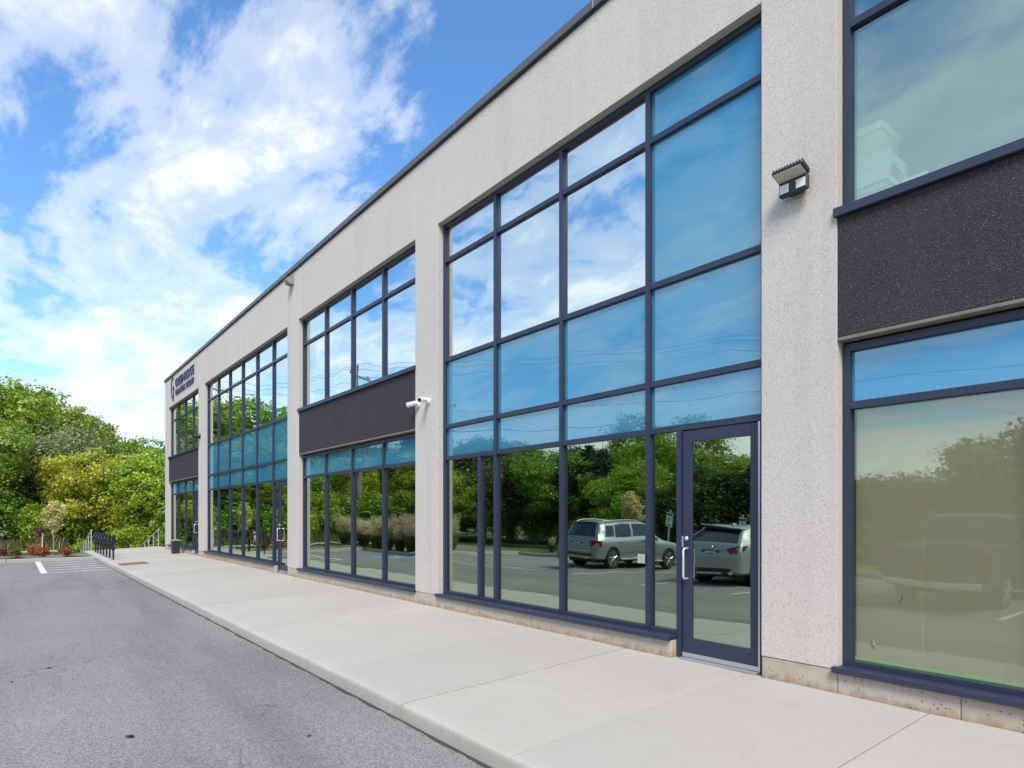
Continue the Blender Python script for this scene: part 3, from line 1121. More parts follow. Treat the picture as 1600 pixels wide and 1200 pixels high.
# full-height bays
a, b_, n_ = BAYS['wide']
window(a, b_, 0.215, Z_LINT, n_, [T4, T3, T2, T1], lambda i, j: 'vision_low' if j == 0 else ('spandrel' if j < 3 else 'vision'), door=True)
plinth_run(a, b_ - 1.045, [a + 3.3, a + 5.9])
entrance_door(b_, True)
a, b_, n_ = BAYS['door']
window(a, b_, 0.215, Z_LINT, n_, [T4, T3, T2, T1], lambda i, j: 'vision_low' if j == 0 else ('spandrel' if (j < 3 or i == 3) else 'vision'), door=True, extra=(0, -8.04))
plinth_run(a, b_ - 1.045, [a + 0.42, a + 0.78, a + 2.4])
entrance_door(b_, True)
# bays with a dark panel between the storeys
for k in ('far', 'mid', 'near'):
    a, b_, n_ = BAYS[k]
    if k == 'near':
        window(a, b_, 4.125, Z_LINT, n_, [T1], lambda i, j: 'vision_soft')
        window(a, b_, 0.215, 2.985, n_, [T4], lambda i, j: 'vision_clear' if j == 0 else 'spandrel')
    else:
        window(a, b_, 4.125, Z_LINT, n_, [T1], two)
        window(a, b_, 0.215, 2.985, n_, [T4], low, door=(k == 'far'))
    wbox('dark_panel', a + 0.004, b_ - 0.004, WY + 0.008, WY + 0.2, 3.035, 4.052, M['dark'], bld, 0.004)
    wbox('panel_ledge', a + 0.003, b_ - 0.003, WY + 0.006, WY + 0.2, 3.005, 3.033, M['ledge'], bld, 0.003)
    plinth_run(a, (b_ - 1.045) if k == 'far' else b_, {'far': [a + 2.0], 'mid': [a + 2.55, a + 5.1], 'near': [a + 0.55 + 0.35]}[k])
    if k == 'far':
        entrance_door(b_, False)

# ------------------------------------------------------------------ things fixed to the building
# floodlight
fl = empty('floodlight', (-2.93, WY, 4.47))
b_ = bx(bmesh.new(), -0.07, 0.07, -0.05, -0.001, -0.085, 0.06, 0.006)
obj('mounting_box', b_, M['blackp'], fl)
b_ = bx(bmesh.new(), -0.14, 0.14, -0.17, -0.02, -0.015, 0.02, 0.008)
for i in range(11):
    bx(b_, -0.132 + 0.026 * i, -0.124 + 0.026 * i, -0.165, -0.025, 0.02, 0.036)
h = obj('lamp_head', b_, M['blackp'], fl)
h.rotation_euler = (R(-20), 0, 0)
h.location = (0, -0.045, 0.032)
o = obj('lamp_lens', bx(bmesh.new(), -0.125, 0.125, -0.16, -0.03, -0.0195, -0.0155), M['led'], h)
b_ = bx(bmesh.new(), -0.13, 0.13, -0.10, -0.052, -0.10, 0.03, 0.008)
obj('lamp_body', b_, M['blackp'], fl)
for s in (-1, 1):
    o = obj('side_lens', bx(bmesh.new(), s * 0.075 - 0.042, s * 0.075 + 0.042, -0.105, -0.1005, -0.075, 0.0), M['led2'], fl)
tag(fl, 'black finned LED floodlight with pale lenses on the concrete pier by the door', 'floodlight')


def bullet_camera(x, z, aim, label):
    root = empty('security_camera', (x, WY, z))
    b_ = lathe(bmesh.new(), [(0.055, -0.001), (0.055, -0.03), (0.042, -0.05)], 20, 'y')
    smooth(obj('mount', b_, M['whitep'], root), 40)
    b_ = lathe(bmesh.new(), [(0.036, 0.05), (0.04, 0.03), (0.041, -0.13), (0.046, -0.135), (0.046, -0.15), (0.038, -0.155)], 20, 'y')
    o = smooth(obj('camera_body', b_, M['whitep'], root), 40)
    o.location = (0, -0.07, 0.015)
    o.rotation_euler = aim
    l = obj('camera_lens', lathe(bmesh.new(), [(0.036, -0.154), (0.036, -0.158), (0.02, -0.161)], 16, 'y'), M['lens'], o)
    return tag(root, label, 'camera', 'white security cameras on the pier')


bullet_camera(-9.70, 3.435, (R(8), 0, R(-62)), 'white security camera aimed along the wall, beside the dark panel')
bullet_camera(-9.36, 3.445, (R(8), 0, R(22)), 'white security camera with its black lens facing the parking lot, on the pier')
dc = empty('security_camera', (-25.95, WY, 4.47))
smooth(obj('mount', lathe(bmesh.new(), [(0.09, -0.001), (0.09, -0.05), (0.06, -0.1)], 18, 'y'), M['blackp'], dc), 40)
b_ = tube(bmesh.new(), [(0, -0.09, 0.0), (0, -0.16, 0.0), (0, -0.2, -0.02)], [0.06, 0.075, 0.06], 14)
smooth(obj('camera_body', b_, M['blackp'], dc), 40)
tag(dc, 'small black security camera on the pier under the lettering', 'camera')

vt = empty('vent_hood', (-16.0, WY, 7.40))
b_ = bmesh.new()
poly = [(-0.001, 0.12), (-0.16, 0.02), (-0.16, -0.09), (-0.12, -0.12), (-0.001, -0.12)]
va = [b_.verts.new((-0.11, y, z)) for y, z in poly]
vb = [b_.verts.new((0.11, y, z)) for y, z in poly]
b_.faces.new(va)
b_.faces.new(vb[::-1])
for i in range(5):
    b_.faces.new((va[i], vb[i], vb[(i + 1) % 5], va[(i + 1) % 5]))
bmesh.ops.recalc_face_normals(b_, faces=b_.faces[:])
obj('hood', b_, M['greybox'], vt)
obj('vent_slot', bx(bmesh.new(), -0.09, 0.09, -0.163, -0.158, -0.07, -0.04), M['capdark'], vt)
tag(vt, 'small grey vent hood under the parapet, above the third pier', 'vent')


# lettering
def text_mesh(name, s, width, height, m, parent, loc):
    cu = bpy.data.curves.new(name, 'FONT')
    cu.body = s
    cu.extrude = 0.02
    cu.size = 1.0
    t = bpy.data.objects.new(name, cu)
    COL.objects.link(t)
    dg = bpy.context.evaluated_depsgraph_get()
    me = bpy.data.meshes.new_from_object(t.evaluated_get(dg))
    bpy.data.objects.remove(t)
    co = np.empty(len(me.vertices) * 3, dtype=np.float32)
    me.vertices.foreach_get('co', co)
    co = co.reshape(-1, 3)
    mn, mx = co.min(0), co.max(0)
    co[:, 0] = (co[:, 0] - mn[0]) / (mx[0] - mn[0]) * width
    co[:, 1] = (co[:, 1] - mn[1]) / (mx[1] - mn[1]) * height
    me.vertices.foreach_set('co', co.ravel())
    me.update()
    o = obj(name, me, m, parent)
    o.location = loc
    o.rotation_euler = (R(90), 0, 0)
    return o


sg = empty('wall_sign', (-29.2, WY, 6.60))
text_mesh('company_name', 'GREENRIDGE', 3.5, 0.34, M['letter'], sg, (-1.2, -0.021, 0.40))
text_mesh('company_line', 'FINANCIAL GROUP', 3.4, 0.23, M['letter'], sg, (-1.13, -0.021, 0.04))
b_ = bmesh.new()
ring = []
NN = 26
for i in range(NN + 1):
    a = R(50 + 270 * i / NN)
    w = 0.012 + 0.055 * math.sin(math.pi * i / NN)
    ring.append(((math.cos(a) * (0.36 - w) * 0.8, math.sin(a) * (0.46 - w)), (math.cos(a) * (0.36 + w * .4) * 0.8, math.sin(a) * (0.46 + w * .4))))
ring_tail = [((0.02, -0.02), (0.02, -0.07)), ((0.30, -0.02), (0.30, -0.07))]


def ribbon(rb, ya=-0.04, yb=-0.001):
    pr = None
    for (ax, az), (bx_, bz) in rb:
        q = [b_.verts.new((ax, ya, az)), b_.verts.new((bx_, ya, bz)), b_.verts.new((bx_, yb, bz)), b_.verts.new((ax, yb, az))]
        if pr:
            for k in range(4):
                b_.faces.new((pr[k], pr[(k + 1) % 4], q[(k + 1) % 4], q[k]))
        else:
            b_.faces.new(q)
        pr = q
    b_.faces.new(pr[::-1])


ribbon(ring)
ribbon(ring_tail)
ribbon([((0.22, 0.06), (0.17, 0.06)), ((0.24, -0.3), (0.17, -0.3)), ((0.16, -0.62), (0.13, -0.6))])
bmesh.ops.recalc_face_normals(b_, faces=b_.faces[:])
o = obj('emblem', b_, M['letter'], sg)
o.location = (-1.82, 0, 0.47)
tag(sg, 'dark raised company lettering and round emblem on the far end of the facade', 'sign')

# door opener push plate
pp = empty('push_plate', (-4.80, FY, 1.03))
obj('backbox', bx(bmesh.new(), -0.055, 0.055, -0.03, -0.004, -0.055, 0.055, 0.004), M['blackp'], pp)
obj('plate', bx(bmesh.new(), -0.052, 0.052, -0.034, -0.0305, -0.052, 0.052, 0.001), M['steel'], pp)


def _mk2(P):
    q_ = bmesh.new()
    for i, q in enumerate(P):
        poly_sheet(q_, [(x, -0.0348 - i * 1e-5, y) for x, y in q])
    obj('access_symbol', q_, M['red'], pp)


chair_symbol(0, 0, 0.075, _mk2)
tag(pp, 'square silver door opener push plate on the mullion beside the door', 'push plate')

# black bin by the far door
bn = empty('waste_bin', (-28.75, 5.22, walk_z(5.22)))
b_ = bmesh.new()
lathe(b_, [(0.20, 0.0), (0.24, 0.02), (0.255, 0.58), (0.25, 0.60)], 4, 'z')
o = obj('bin_body', b_, M['blackp'], bn)
o.rotation_euler = (0, 0, R(45))
b_ = lathe(bmesh.new(), [(0.275, 0.60), (0.275, 0.635), (0.20, 0.67)], 4, 'z')
o = obj('bin_rim', b_, M['greybox'], bn)
o.rotation_euler = (0, 0, R(45))
bn.scale = (0.78, 0.78, 0.85)
tag(bn, 'black square waste bin in front of the far window beside the door', 'bin')

# paper behind the near ground-floor window
pz0, pz1 = 0.272, T4 - 0.035


def paper(x0, x1, y, label, seed):
    b_ = bmesh.new()
    rr = random.Random(seed)
    nx, nz = 14, 22
    g = [[b_.verts.new((x0 + (x1 - x0) * i / nx, y + 0.006 * math.sin(3.1 * i / nx + seed) * math.sin(2.3 * j / nz + seed), pz0 + (pz1 - pz0) * j / nz)) for j in range(nz + 1)] for i in range(nx + 1)]
    for i in range(nx):
        for j in range(nz):
            b_.faces.new((g[i][j], g[i + 1][j], g[i + 1][j + 1], g[i][j + 1]))
    bmesh.ops.solidify(b_, geom=b_.faces[:], thickness=0.0015)
    o = obj('paper_sheet', b_, M['paper'])
    smooth(o, 30)
    t_ = bx(bmesh.new(), x0, x1, y - 0.022, y - 0.018, pz0 - 0.002, pz0 + 0.03)
    obj('tape_strip', t_, M['tape'], o)
    return tag(o, label, 'paper', 'paper sheets taped inside the near window')


paper(-2.53, -2.00, GY + 0.075, 'narrow beige paper sheet inside the near window, next to the pier', 1)
paper(-2.015, 3.12, GY + 0.083, 'wide beige paper sheet inside the near window, right of the seam', 2)


# cartons on the window ledge of the near upper window
def carton(name, x0, x1, y0, y1, z0, z1, m, label, lid=None):
    root = empty(name, ((x0 + x1) / 2, (y0 + y1) / 2, z0))
    w, d, h_ = (x1 - x0) / 2, (y1 - y0) / 2, z1 - z0
    b_ = bmesh.new()
    q = [(-w * .96, -d * .96, 0), (w * .96, -d * .96, 0), (w * .96, d * .96, 0), (-w * .96, d * .96, 0)]
    lo = [b_.verts.new(p) for p in q]
    hi = [b_.verts.new((p[0] / .96, p[1] / .96, h_)) for p in q]
    b_.faces.new(lo[::-1])
    b_.faces.new(hi)
    for i in range(4):
        b_.faces.new((lo[i], lo[(i + 1) % 4], hi[(i + 1) % 4], hi[i]))
    obj('carton_body', b_, m, root)
    if lid:
        obj('lid', bx(bmesh.new(), -w - .012, w + .012, -d - .012, d + .012, h_ - lid, h_ + 0.004, 0.003), m, root)
    return tag(root, label, 'box', 'storage boxes stacked behind the upper window')


LY = GY + 0.135
wbox('window_ledge', BAYS['near'][0] + .01, BAYS['near'][1] - .01, GY + 0.13, GY + 0.75, 3.9, 4.10, M['inceil'])
c1 = carton('storage_box', -2.57, -2.34, LY + .03, LY + 0.36, 4.104, 4.365, M['card'], 'beige storage box with lid, bottom of the stack behind the glass', 0.05)
c2 = carton('storage_box', -2.58, -2.30, LY, LY + 0.40, 4.372, 4.615, M['cardw'], 'white storage box with red and green print, middle of the stack')
for zz, hh_, m_, yy, ww in ((0.10, 0.075, 'red', 0.0, 0.14), (0.175, 0.03, 'green', -0.03, 0.03), (0.055, 0.012, 'red', 0.0, 0.12)):
    obj('box_print', bx(bmesh.new(), 0.137, 0.1425, yy - ww, yy + ww, zz - hh_ / 2, zz + hh_ / 2), M[m_], c2)
c3 = carton('storage_box', -2.59, -2.36, LY + .02, LY + 0.38, 4.622, 4.885, M['card'], 'beige lidded storage box on top of the stack behind the glass', 0.06)
c4 = carton('storage_box', -2.27, -2.08, LY + .2, LY + 0.45, 4.104, 4.40, M['cardw'], 'small white open box beside the stack behind the glass')


# ------------------------------------------------------------------ bike racks on the sidewalk
def bike_rack():
    root = empty('bike_rack', (0, 0, 0))
    obj('base_plate', lathe(bmesh.new(), [(0.085, 0.0), (0.085, 0.008), (0.04, 0.012)], 18, 'z'), M['black'], root)
    b_ = tube(bmesh.new(), [(0, 0, 0.0), (0, 0, 0.88), (0, 0, 0.92)], [0.032, 0.032, 0.024], 12)
    smooth(obj('post', b_, M['black'], root), 50)
    b_ = bmesh.new()
    for sgn in (-1, 1):
        pts = []
        for i in range(13):
            a = math.pi * i / 12
            pts.append((0.34 * math.sin(a) ** 0.8 * sgn * 0.75, -0.11 * math.sin(a) * sgn * 0.9, 0.60 + 0.27 * math.cos(a)))
        tube(b_, pts, 0.024, 8)
    smooth(obj('locking_loop', b_, M['black'], root), 60)
    return root


rk = bike_rack()
for i, x in enumerate((-27.76, -28.85, -29.9, -30.95, -32.0, -33.1, -34.1)):
    o = rk if i == 0 else copy_tree(rk)
    o.location = (x, 2.97, walk_z(2.97) + 0.001)
    tag(o, ['black bike rack nearest to the rusty plate, first of the row', 'second black bike rack of the row from the rusty plate', 'third black bike rack of the row from the rusty plate',
            'middle black bike rack of the row of seven', 'third black bike rack of the row from the steps', 'second black bike rack of the row from the steps', 'black bike rack nearest to the steps, last of the row'][i],
        'bike rack', 'bike racks in a row on the sidewalk')


# ------------------------------------------------------------------ trees and plants
def leaf_quads(P, size, up=0.35, nrm=None, aspect=0.55):
    n = len(P)
    d = rng.normal(size=(n, 3))
    if nrm is not None:
        d = d + nrm * 1.5
    d[:, 2] += up
    d /= np.linalg.norm(d, axis=1)[:, None]
    r = rng.normal(size=(n, 3))
    u = np.cross(d, r)
    u /= np.linalg.norm(u, axis=1)[:, None] + 1e-9
    v = np.cross(d, u)
    s = size * rng.uniform(0.6, 1.35, n)[:, None]
    return np.stack([P - u * s, P - v * s * aspect, P + u * s, P + v * s * aspect], 1).reshape(-1, 3)


def limb(bm_, a, b_, r0, r1, wob, rr, n=6):
    pts, rad = [], []
    for i in range(6):
        t = i / 5
        p = a.lerp(b_, t) + Vector((rr.gauss(0, wob), rr.gauss(0, wob), rr.gauss(0, wob * .5))) * math.sin(math.pi * t)
        pts.append(p)
        rad.append(r0 + (r1 - r0) * t)
    tube(bm_, pts, rad, n)
    return pts


def make_tree(name, seed, hgt, rad, trunk_h, nclump, per, leaf, lm, bark='bark', clump_r=0.55, squash=1.0, droop=0.0, trunk_r=0.16, lobes=7, skirt=0.0):
    rr = random.Random(seed)
    g = np.random.default_rng(seed)
    root = empty(name)
    bm_ = bmesh.new()
    top = Vector((rr.uniform(-.08, .08) * rad, rr.uniform(-.08, .08) * rad, hgt * 0.82))
    tp_ = limb(bm_, Vector((0, 0, -0.3)), top, trunk_r, trunk_r * 0.2, 0.03 * rad, rr, 8)
    cz = trunk_h + (hgt - trunk_h) * 0.5
    ch = (hgt - trunk_h) * 0.5
    lob = []
    lobes = int(lobes * 1.9)
    for k in range(lobes):
        a = 2.39996 * k + rr.random() * 0.6
        zz = -0.72 + 1.5 * (k + rr.random()) / lobes
        rx = rad * math.sqrt(max(0.05, 1 - zz * zz)) * rr.uniform(0.5, 0.88)
        c = Vector((math.cos(a) * rx, math.sin(a) * rx, cz + zz * ch * 0.85))
        lob.append((c, rad * rr.uniform(0.24, 0.42)))
        zi = min(hgt * 0.7, max(trunk_h * 0.7, c.z - rr.uniform(0.08, 0.25) * hgt * 0.8))
        st = tp_[min(5, max(1, int(5 * zi / (hgt * .82))))]
        limb(bm_, st, c, trunk_r * 0.42, 0.006 * rad, 0.05 * rad, rr, 5)
        for q in range(2):
            e = c + Vector((rr.gauss(0, 1), rr.gauss(0, 1), rr.gauss(0.2, 0.8))).normalized() * rad * 0.5
            limb(bm_, c.lerp(st, 0.3), e, trunk_r * 0.16, 0.0025 * rad, 0.025 * rad, rr, 4)
    lob.append((Vector((top.x, top.y, hgt - rad * 0.5)), rad * 0.5))
    obj('trunk', bm_, M[bark], root)
    # clumps on the shells of the lobes
    nl = len(lob)
    ci = g.integers(0, nl, nclump)
    cen = np.array([[*lob[i][0]] for i in ci])
    cr = np.array([lob[i][1] for i in ci])
    d = g.normal(size=(nclump, 3))
    d[:, 2] = d[:, 2] * 0.9 + 0.15
    d /= np.linalg.norm(d, axis=1)[:, None]
    rr_ = g.uniform(0.25, 1.0, nclump) ** 0.5
    cp = cen + d * (cr * rr_)[:, None] * np.array([1, 1, squash])
    cp[:, 2] = np.maximum(cp[:, 2], trunk_h * 0.6 - skirt)
    cs = clump_r * g.uniform(0.5, 1.3, nclump)
    off = g.normal(size=(nclump, per, 3)) * 0.5
    off[:, :, 2] *= 0.55
    P = cp[:, None, :] + off * cs[:, None, None]
    if droop:
        P[:, :, 2] -= droop * np.abs(g.normal(size=(nclump, per))) * cs[:, None]
    P = P.reshape(-1, 3)
    nrm = np.repeat(d, per, axis=0)
    me = quads_mesh('crown', leaf_quads(P, leaf, 0.35, nrm), 4)
    obj('crown', me, L[lm], root)
    return root


def make_spruce(name, seed, hgt, rad, lm='spruce'):
    g = np.random.default_rng(seed)
    rr = random.Random(seed)
    root = empty(name)
    bm_ = bmesh.new()
    tube(bm_, [(0, 0, -0.3), (0, 0, hgt * 0.6), (0, 0, hgt)], [0.2, 0.1, 0.015], 8)
    P = []
    z = 0.35
    while z < hgt - 0.25:
        k = 1 - z / hgt
        nb = int(7 + 7 * k)
        for i in range(nb):
            a = 2 * math.pi * (i + rr.random() * .8) / nb
            ln = rad * (k ** 0.85) * rr.uniform(0.7, 1.12) + 0.12
            m_ = int(26 + 62 * ln / rad)
            t = g.uniform(0.08, 1, m_) ** 0.75
            w = (1 - t) * 0.3 * ln + 0.08
            x = t * ln
            y = g.normal(0, 0.5, m_) * w
            zz = z - 0.28 * x + 0.10 * x * t - np.abs(g.normal(0, 0.10, m_)) + g.normal(0, 0.05, m_)
            P.append(np.stack([x * math.cos(a) - y * math.sin(a), x * math.sin(a) + y * math.cos(a), zz], 1))
            if i % 2 == 0:
                tube(bm_, [(0, 0, z), (math.cos(a) * ln * .8, math.sin(a) * ln * .8, z - 0.2 * ln)], [0.03, 0.006], 4)
        z += 0.30 + 0.18 * k
    obj('trunk', bm_, M['bark'], root)
    me = quads_mesh('crown', leaf_quads(np.concatenate(P), 0.11, 0.2, None, 0.32), 4)
    obj('crown', me, L[lm], root)
    return root


PROTO = dict(
    locust_a=make_tree('locust_tree', 11, 7.2, 3.3, 0.6, 760, 34, 0.10, 'locust', clump_r=0.58, squash=0.8, lobes=10, skirt=0.4),
    locust_b=make_tree('locust_tree', 12, 8.4, 3.5, 0.9, 800, 34, 0.105, 'locust', clump_r=0.6, squash=0.8, lobes=11, skirt=0.5),
    maple_a=make_tree('maple_tree', 13, 10.2, 3.9, 1.6, 820, 34, 0.115, 'maple', clump_r=0.62, squash=0.85, lobes=11),
    maple_b=make_tree('maple_tree', 14, 11.4, 3.6, 2.2, 760, 32, 0.12, 'maple', clump_r=0.6, squash=0.9, lobes=10),
    willow=make_tree('willow_tree', 15, 7.8, 3.4, 0.8, 760, 36, 0.09, 'willow', clump_r=0.7, squash=0.9, droop=0.7, lobes=10, skirt=0.5),
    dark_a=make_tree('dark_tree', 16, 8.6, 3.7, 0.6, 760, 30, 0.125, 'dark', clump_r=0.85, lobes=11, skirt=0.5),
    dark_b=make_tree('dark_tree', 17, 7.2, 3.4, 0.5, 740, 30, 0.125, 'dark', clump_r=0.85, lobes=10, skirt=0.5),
    bronze=make_tree('bronze_tree', 18, 6.2, 2.8, 0.5, 640, 30, 0.105, 'bronze', clump_r=0.75, lobes=9, skirt=0.4),
    tall=make_tree('poplar_tree', 19, 13.0, 2.7, 3.2, 520, 28, 0.115, 'maple', clump_r=0.7, squash=1.1, lobes=11),
    spruce_a=make_spruce('spruce_tree', 21, 8.4, 2.5),
    spruce_b=make_spruce('spruce_tree', 22, 6.8, 2.3),
    bush=make_tree('bush', 23, 2.6, 1.5, 0.1, 260, 22, 0.085, 'locust', clump_r=0.45, lobes=8, trunk_r=0.05, skirt=0.2),
    bush_d=make_tree('bush', 24, 2.8, 1.6, 0.1, 260, 22, 0.09, 'maple', clump_r=0.45, lobes=8, trunk_r=0.05, skirt=0.2),
)
USED = set()


def plant(kind, x, y, s, rz, label, cat='tree', group=None, z=None, sz=None):
    p = PROTO[kind]
    o = p if kind not in USED else copy_tree(p)
    USED.add(kind)
    if z is None:
        z = lawn_h(x, max(y, -9.0)) if x < -31 else -0.25
    o.location = (x, y, z)
    o.rotation_euler = (0, 0, rz)
    o.scale = (s, s, sz or s)
    if group is None and 'group' in o:
        del o['group']
    return tag(o, label, cat, group)


GL = 'trees at the end of the parking lot'
# trees straight ahead beyond the lot, front row then back row
plant('locust_a', -46.0, 7.0, 0.98, 0.3, 'bright yellow-green tree right against the corner of the building', 'tree', GL)
plant('locust_b', -46.5, 3.9, 0.86, 1.9, 'yellow-green feathery tree behind the black bike racks', 'tree', GL)
plant('willow', -50.0, 2.2, 1.02, 0.8, 'pale grey-green willow in the middle of the tree mass', 'tree', GL)
plant('maple_a', -46.8, -1.9, 0.76, 2.0, 'mid-green tree behind the pale yellow young tree', 'tree', GL)
plant('locust_b', -48.5, -5.0, 0.92, 4.2, 'yellow-green tree at the left edge behind the planting bed', 'tree', GL)
plant('maple_b', -57.0, 3.5, 0.98, 0.6, 'taller green maple rising behind the pale willow', 'tree', GL)
plant('maple_b', -55.0, -1.2, 1.02, 2.7, 'tallest green tree with open crown against the sky', 'tree', GL)
plant('maple_a', -57.0, -5.6, 1.20, 5.0, 'large green tree at the left edge of the photo, highest foliage', 'tree', GL)
plant('maple_a', -60.0, 7.4, 0.93, 1.1, 'green tree peeping over the yellow-green tree by the building', 'tree', GL)
plant('maple_b', -62.0, 0.6, 1.10, 3.9, 'distant green tree in the gap behind the willow', 'tree', GL)
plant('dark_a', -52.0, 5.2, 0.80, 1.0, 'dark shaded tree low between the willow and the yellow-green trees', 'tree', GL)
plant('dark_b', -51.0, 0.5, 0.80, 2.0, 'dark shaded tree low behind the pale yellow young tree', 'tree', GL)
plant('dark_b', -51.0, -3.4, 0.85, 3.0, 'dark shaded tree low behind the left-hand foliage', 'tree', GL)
plant('locust_a', -47.0, 11.0, 1.05, 2.2, 'yellow-green tree hidden behind the end of the building', 'tree', GL)
plant('dark_a', -54.0, 10.0, 0.95, 4.4, 'dark tree hidden behind the end of the building', 'tree', GL)
plant('bush', -44.3, 5.6, 0.9, 0.0, 'rounded yellow-green bush behind the building-side handrail', 'bush', 'bushes at the foot of the trees')
plant('bush_d', -44.6, -2.2, 0.85, 1.0, 'green bush at the foot of the trees behind the red shrubs', 'bush', 'bushes at the foot of the trees')
plant('bush', -43.8, 3.3, 0.55, 2.0, 'small bright bush beside the kerb-side handrail', 'bush', 'bushes at the foot of the trees')
plant('bush_d', -44.4, 7.6, 1.0, 3.0, 'green bush close to the building corner', 'bush', 'bushes at the foot of the trees')
plant('bush', -44.7, -4.6, 0.9, 4.0, 'yellow-green bush at the left edge of the photo', 'bush', 'bushes at the foot of the trees')

for i, (k, x, y, s, lab) in enumerate((
        ('bush_d', -45.6, -3.6, 1.25, 'large green bush under the left-hand trees'), ('bush_d', -45.8, -6.0, 1.35, 'large green bush at the very left edge of the photo'),
        ('bush_d', -46.2, -0.6, 1.2, 'green bush under the tree behind the red young tree'), ('bush', -45.4, 1.2, 0.95, 'yellow-green bush behind the pale yellow young tree'),
        ('bush_d', -46.5, 2.6, 1.15, 'green bush between the young tree and the bike racks'))):
    plant(k, x, y, s, i * 1.1, lab, 'bush', 'bushes at the foot of the trees')
for i, (x, y) in enumerate(((-47.0, -8.6), (-50.0, -7.0), (-48.5, -11.5), (-52.0, -9.5), (-45.0, -11.0), (-42.0, -12.0), (-39.0, -12.4), (-55.0, -5.5), (-57.0, -8.0), (-54.0, -11.5))):
    plant('bush_d', x, y, 1.3, i * 1.4, 'large green bush under the trees at the corner of the lot, mirrored in the glass', 'bush', 'bushes at the corner of the lot')

# belt of trees behind the lot, seen in the glass
GB = 'trees behind the parking lot, mirrored in the glass'
LB = {
    'dark': 'dark green tree in the belt behind the parking lot, mirrored in the glass',
    'spruce': 'dark spruce in the belt behind the parking lot, mirrored in the glass',
    'maple': 'mid-green tree in the belt behind the parking lot, mirrored in the glass',
    'locust': 'yellow-green tree in the belt behind the parking lot, mirrored in the glass',
    'bronze': 'bronze-green tree in the belt behind the parking lot, mirrored in the glass',
    'tall': 'tall slender tree in the belt behind the parking lot, mirrored in the glass',
    'willow': 'grey-green tree in the belt behind the parking lot, mirrored in the glass',
}
PH = dict(dark_a=8.6, dark_b=7.2, maple_a=10.2, maple_b=11.4, locust_a=7.2, locust_b=8.4, bronze=6.2, tall=13.0, spruce_a=8.4, spruce_b=6.8, willow=7.8)
# (kind, x, y, height in metres, spread)
belt = [
    ('dark_a', -48, -17, 9.0, 1.0), ('locust_b', -44.5, -14.8, 7.4, 0.85), ('spruce_a', -41.0, -13.5, 7.2, 0.9), ('maple_a', -42, -18.5, 8.4, 0.95), ('dark_b', -38.0, -15.5, 7.0, 1.0), ('locust_a', -35.2, -11.6, 4.9, 0.72),
    ('maple_b', -38, -20.5, 7.6, 0.9), ('bronze', -34.0, -15.0, 6.0, 1.1), ('dark_a', -31.6, -17.5, 6.2, 0.95), ('maple_a', -29.4, -15.6, 5.9, 0.8), ('spruce_a', -27.6, -16.0, 6.2, 0.95), ('dark_a', -33.5, -22, 7.0, 1.0),
    ('spruce_b', -25.0, -14.6, 6.0, 1.0), ('tall', -26.6, -19.5, 8.2, 0.80), ('maple_a', -23.8, -17.5, 6.4, 0.74), ('locust_a', -22.2, -14.2, 4.8, 0.72), ('dark_b', -20.8, -17.2, 4.8, 0.85), ('tall', -23.2, -20.5, 8.0, 0.72), ('dark_a', -27.0, -23, 6.2, 0.85),
    ('dark_b', -18.8, -15.2, 3.8, 0.75), ('maple_a', -17.6, -17.4, 5.0, 0.62), ('bronze', -19.9, -18.6, 4.6, 0.8), ('spruce_b', -16.2, -15.2, 4.4, 0.7), ('dark_a', -15.2, -17.2, 4.2, 0.70), ('dark_b', -12.8, -16.0, 3.3, 0.72), ('bronze', -10.8, -16.6, 3.6, 0.80), ('maple_a', -13.6, -18.8, 3.6, 0.6),
    ('dark_b', -8.8, -17.0, 3.2, 0.75), ('maple_b', -6.9, -15.8, 5.0, 0.62), ('dark_a', -4.6, -17.0, 5.6, 0.80), ('maple_a', -1.8, -17.5, 6.6, 0.8), ('dark_b', 1.6, -17.0, 6.0, 0.9), ('dark_a', 5.4, -17.5, 6.4, 0.9), ('spruce_b', 9, -16.5, 6.5, 1.0), ('maple_a', 13, -18, 7.5, 0.9), ('dark_b', 18, -18, 7.0, 1.0), ('dark_a', 23, -18, 8.0, 1.1),
    ('maple_a', -47, -24, 9.0, 1.0), ('willow', -36.8, -17.5, 6.6, 0.9), ('locust_b', -49.5, -10.0, 7.2, 0.85), ('dark_b', -53.0, -7.6, 7.6, 1.0), ('maple_b', -54.0, -13.0, 9.6, 0.95), ('dark_a', -58.0, -10.5, 9.4, 1.05), ('maple_a', -63.0, -7.0, 10.5, 1.05), ('locust_b', -52.5, -4.6, 6.6, 0.8), ('dark_b', -60.0, -16.0, 9.0, 1.1),
]
for i, (k, x, y, hgt_, s_) in enumerate(belt):
    base = k.split('_')[0]
    plant(k, x, y, s_, i * 1.7, LB[base], 'tree', GB + ': ' + base, z=-0.3, sz=hgt_ / PH[k])
for i, x in enumerate(np.arange(-34, 14, 2.6)):
    plant('bush_d', float(x) + 0.4 * math.sin(i * 3), -13.0 - 0.8 * math.sin(i * 1.3) - 1.6, 0.62 + 0.16 * math.sin(i * 2.1), i * 2.0, 'green bush under the belt of trees behind the parking lot', 'bush', 'bushes behind the parking lot', z=-0.28)

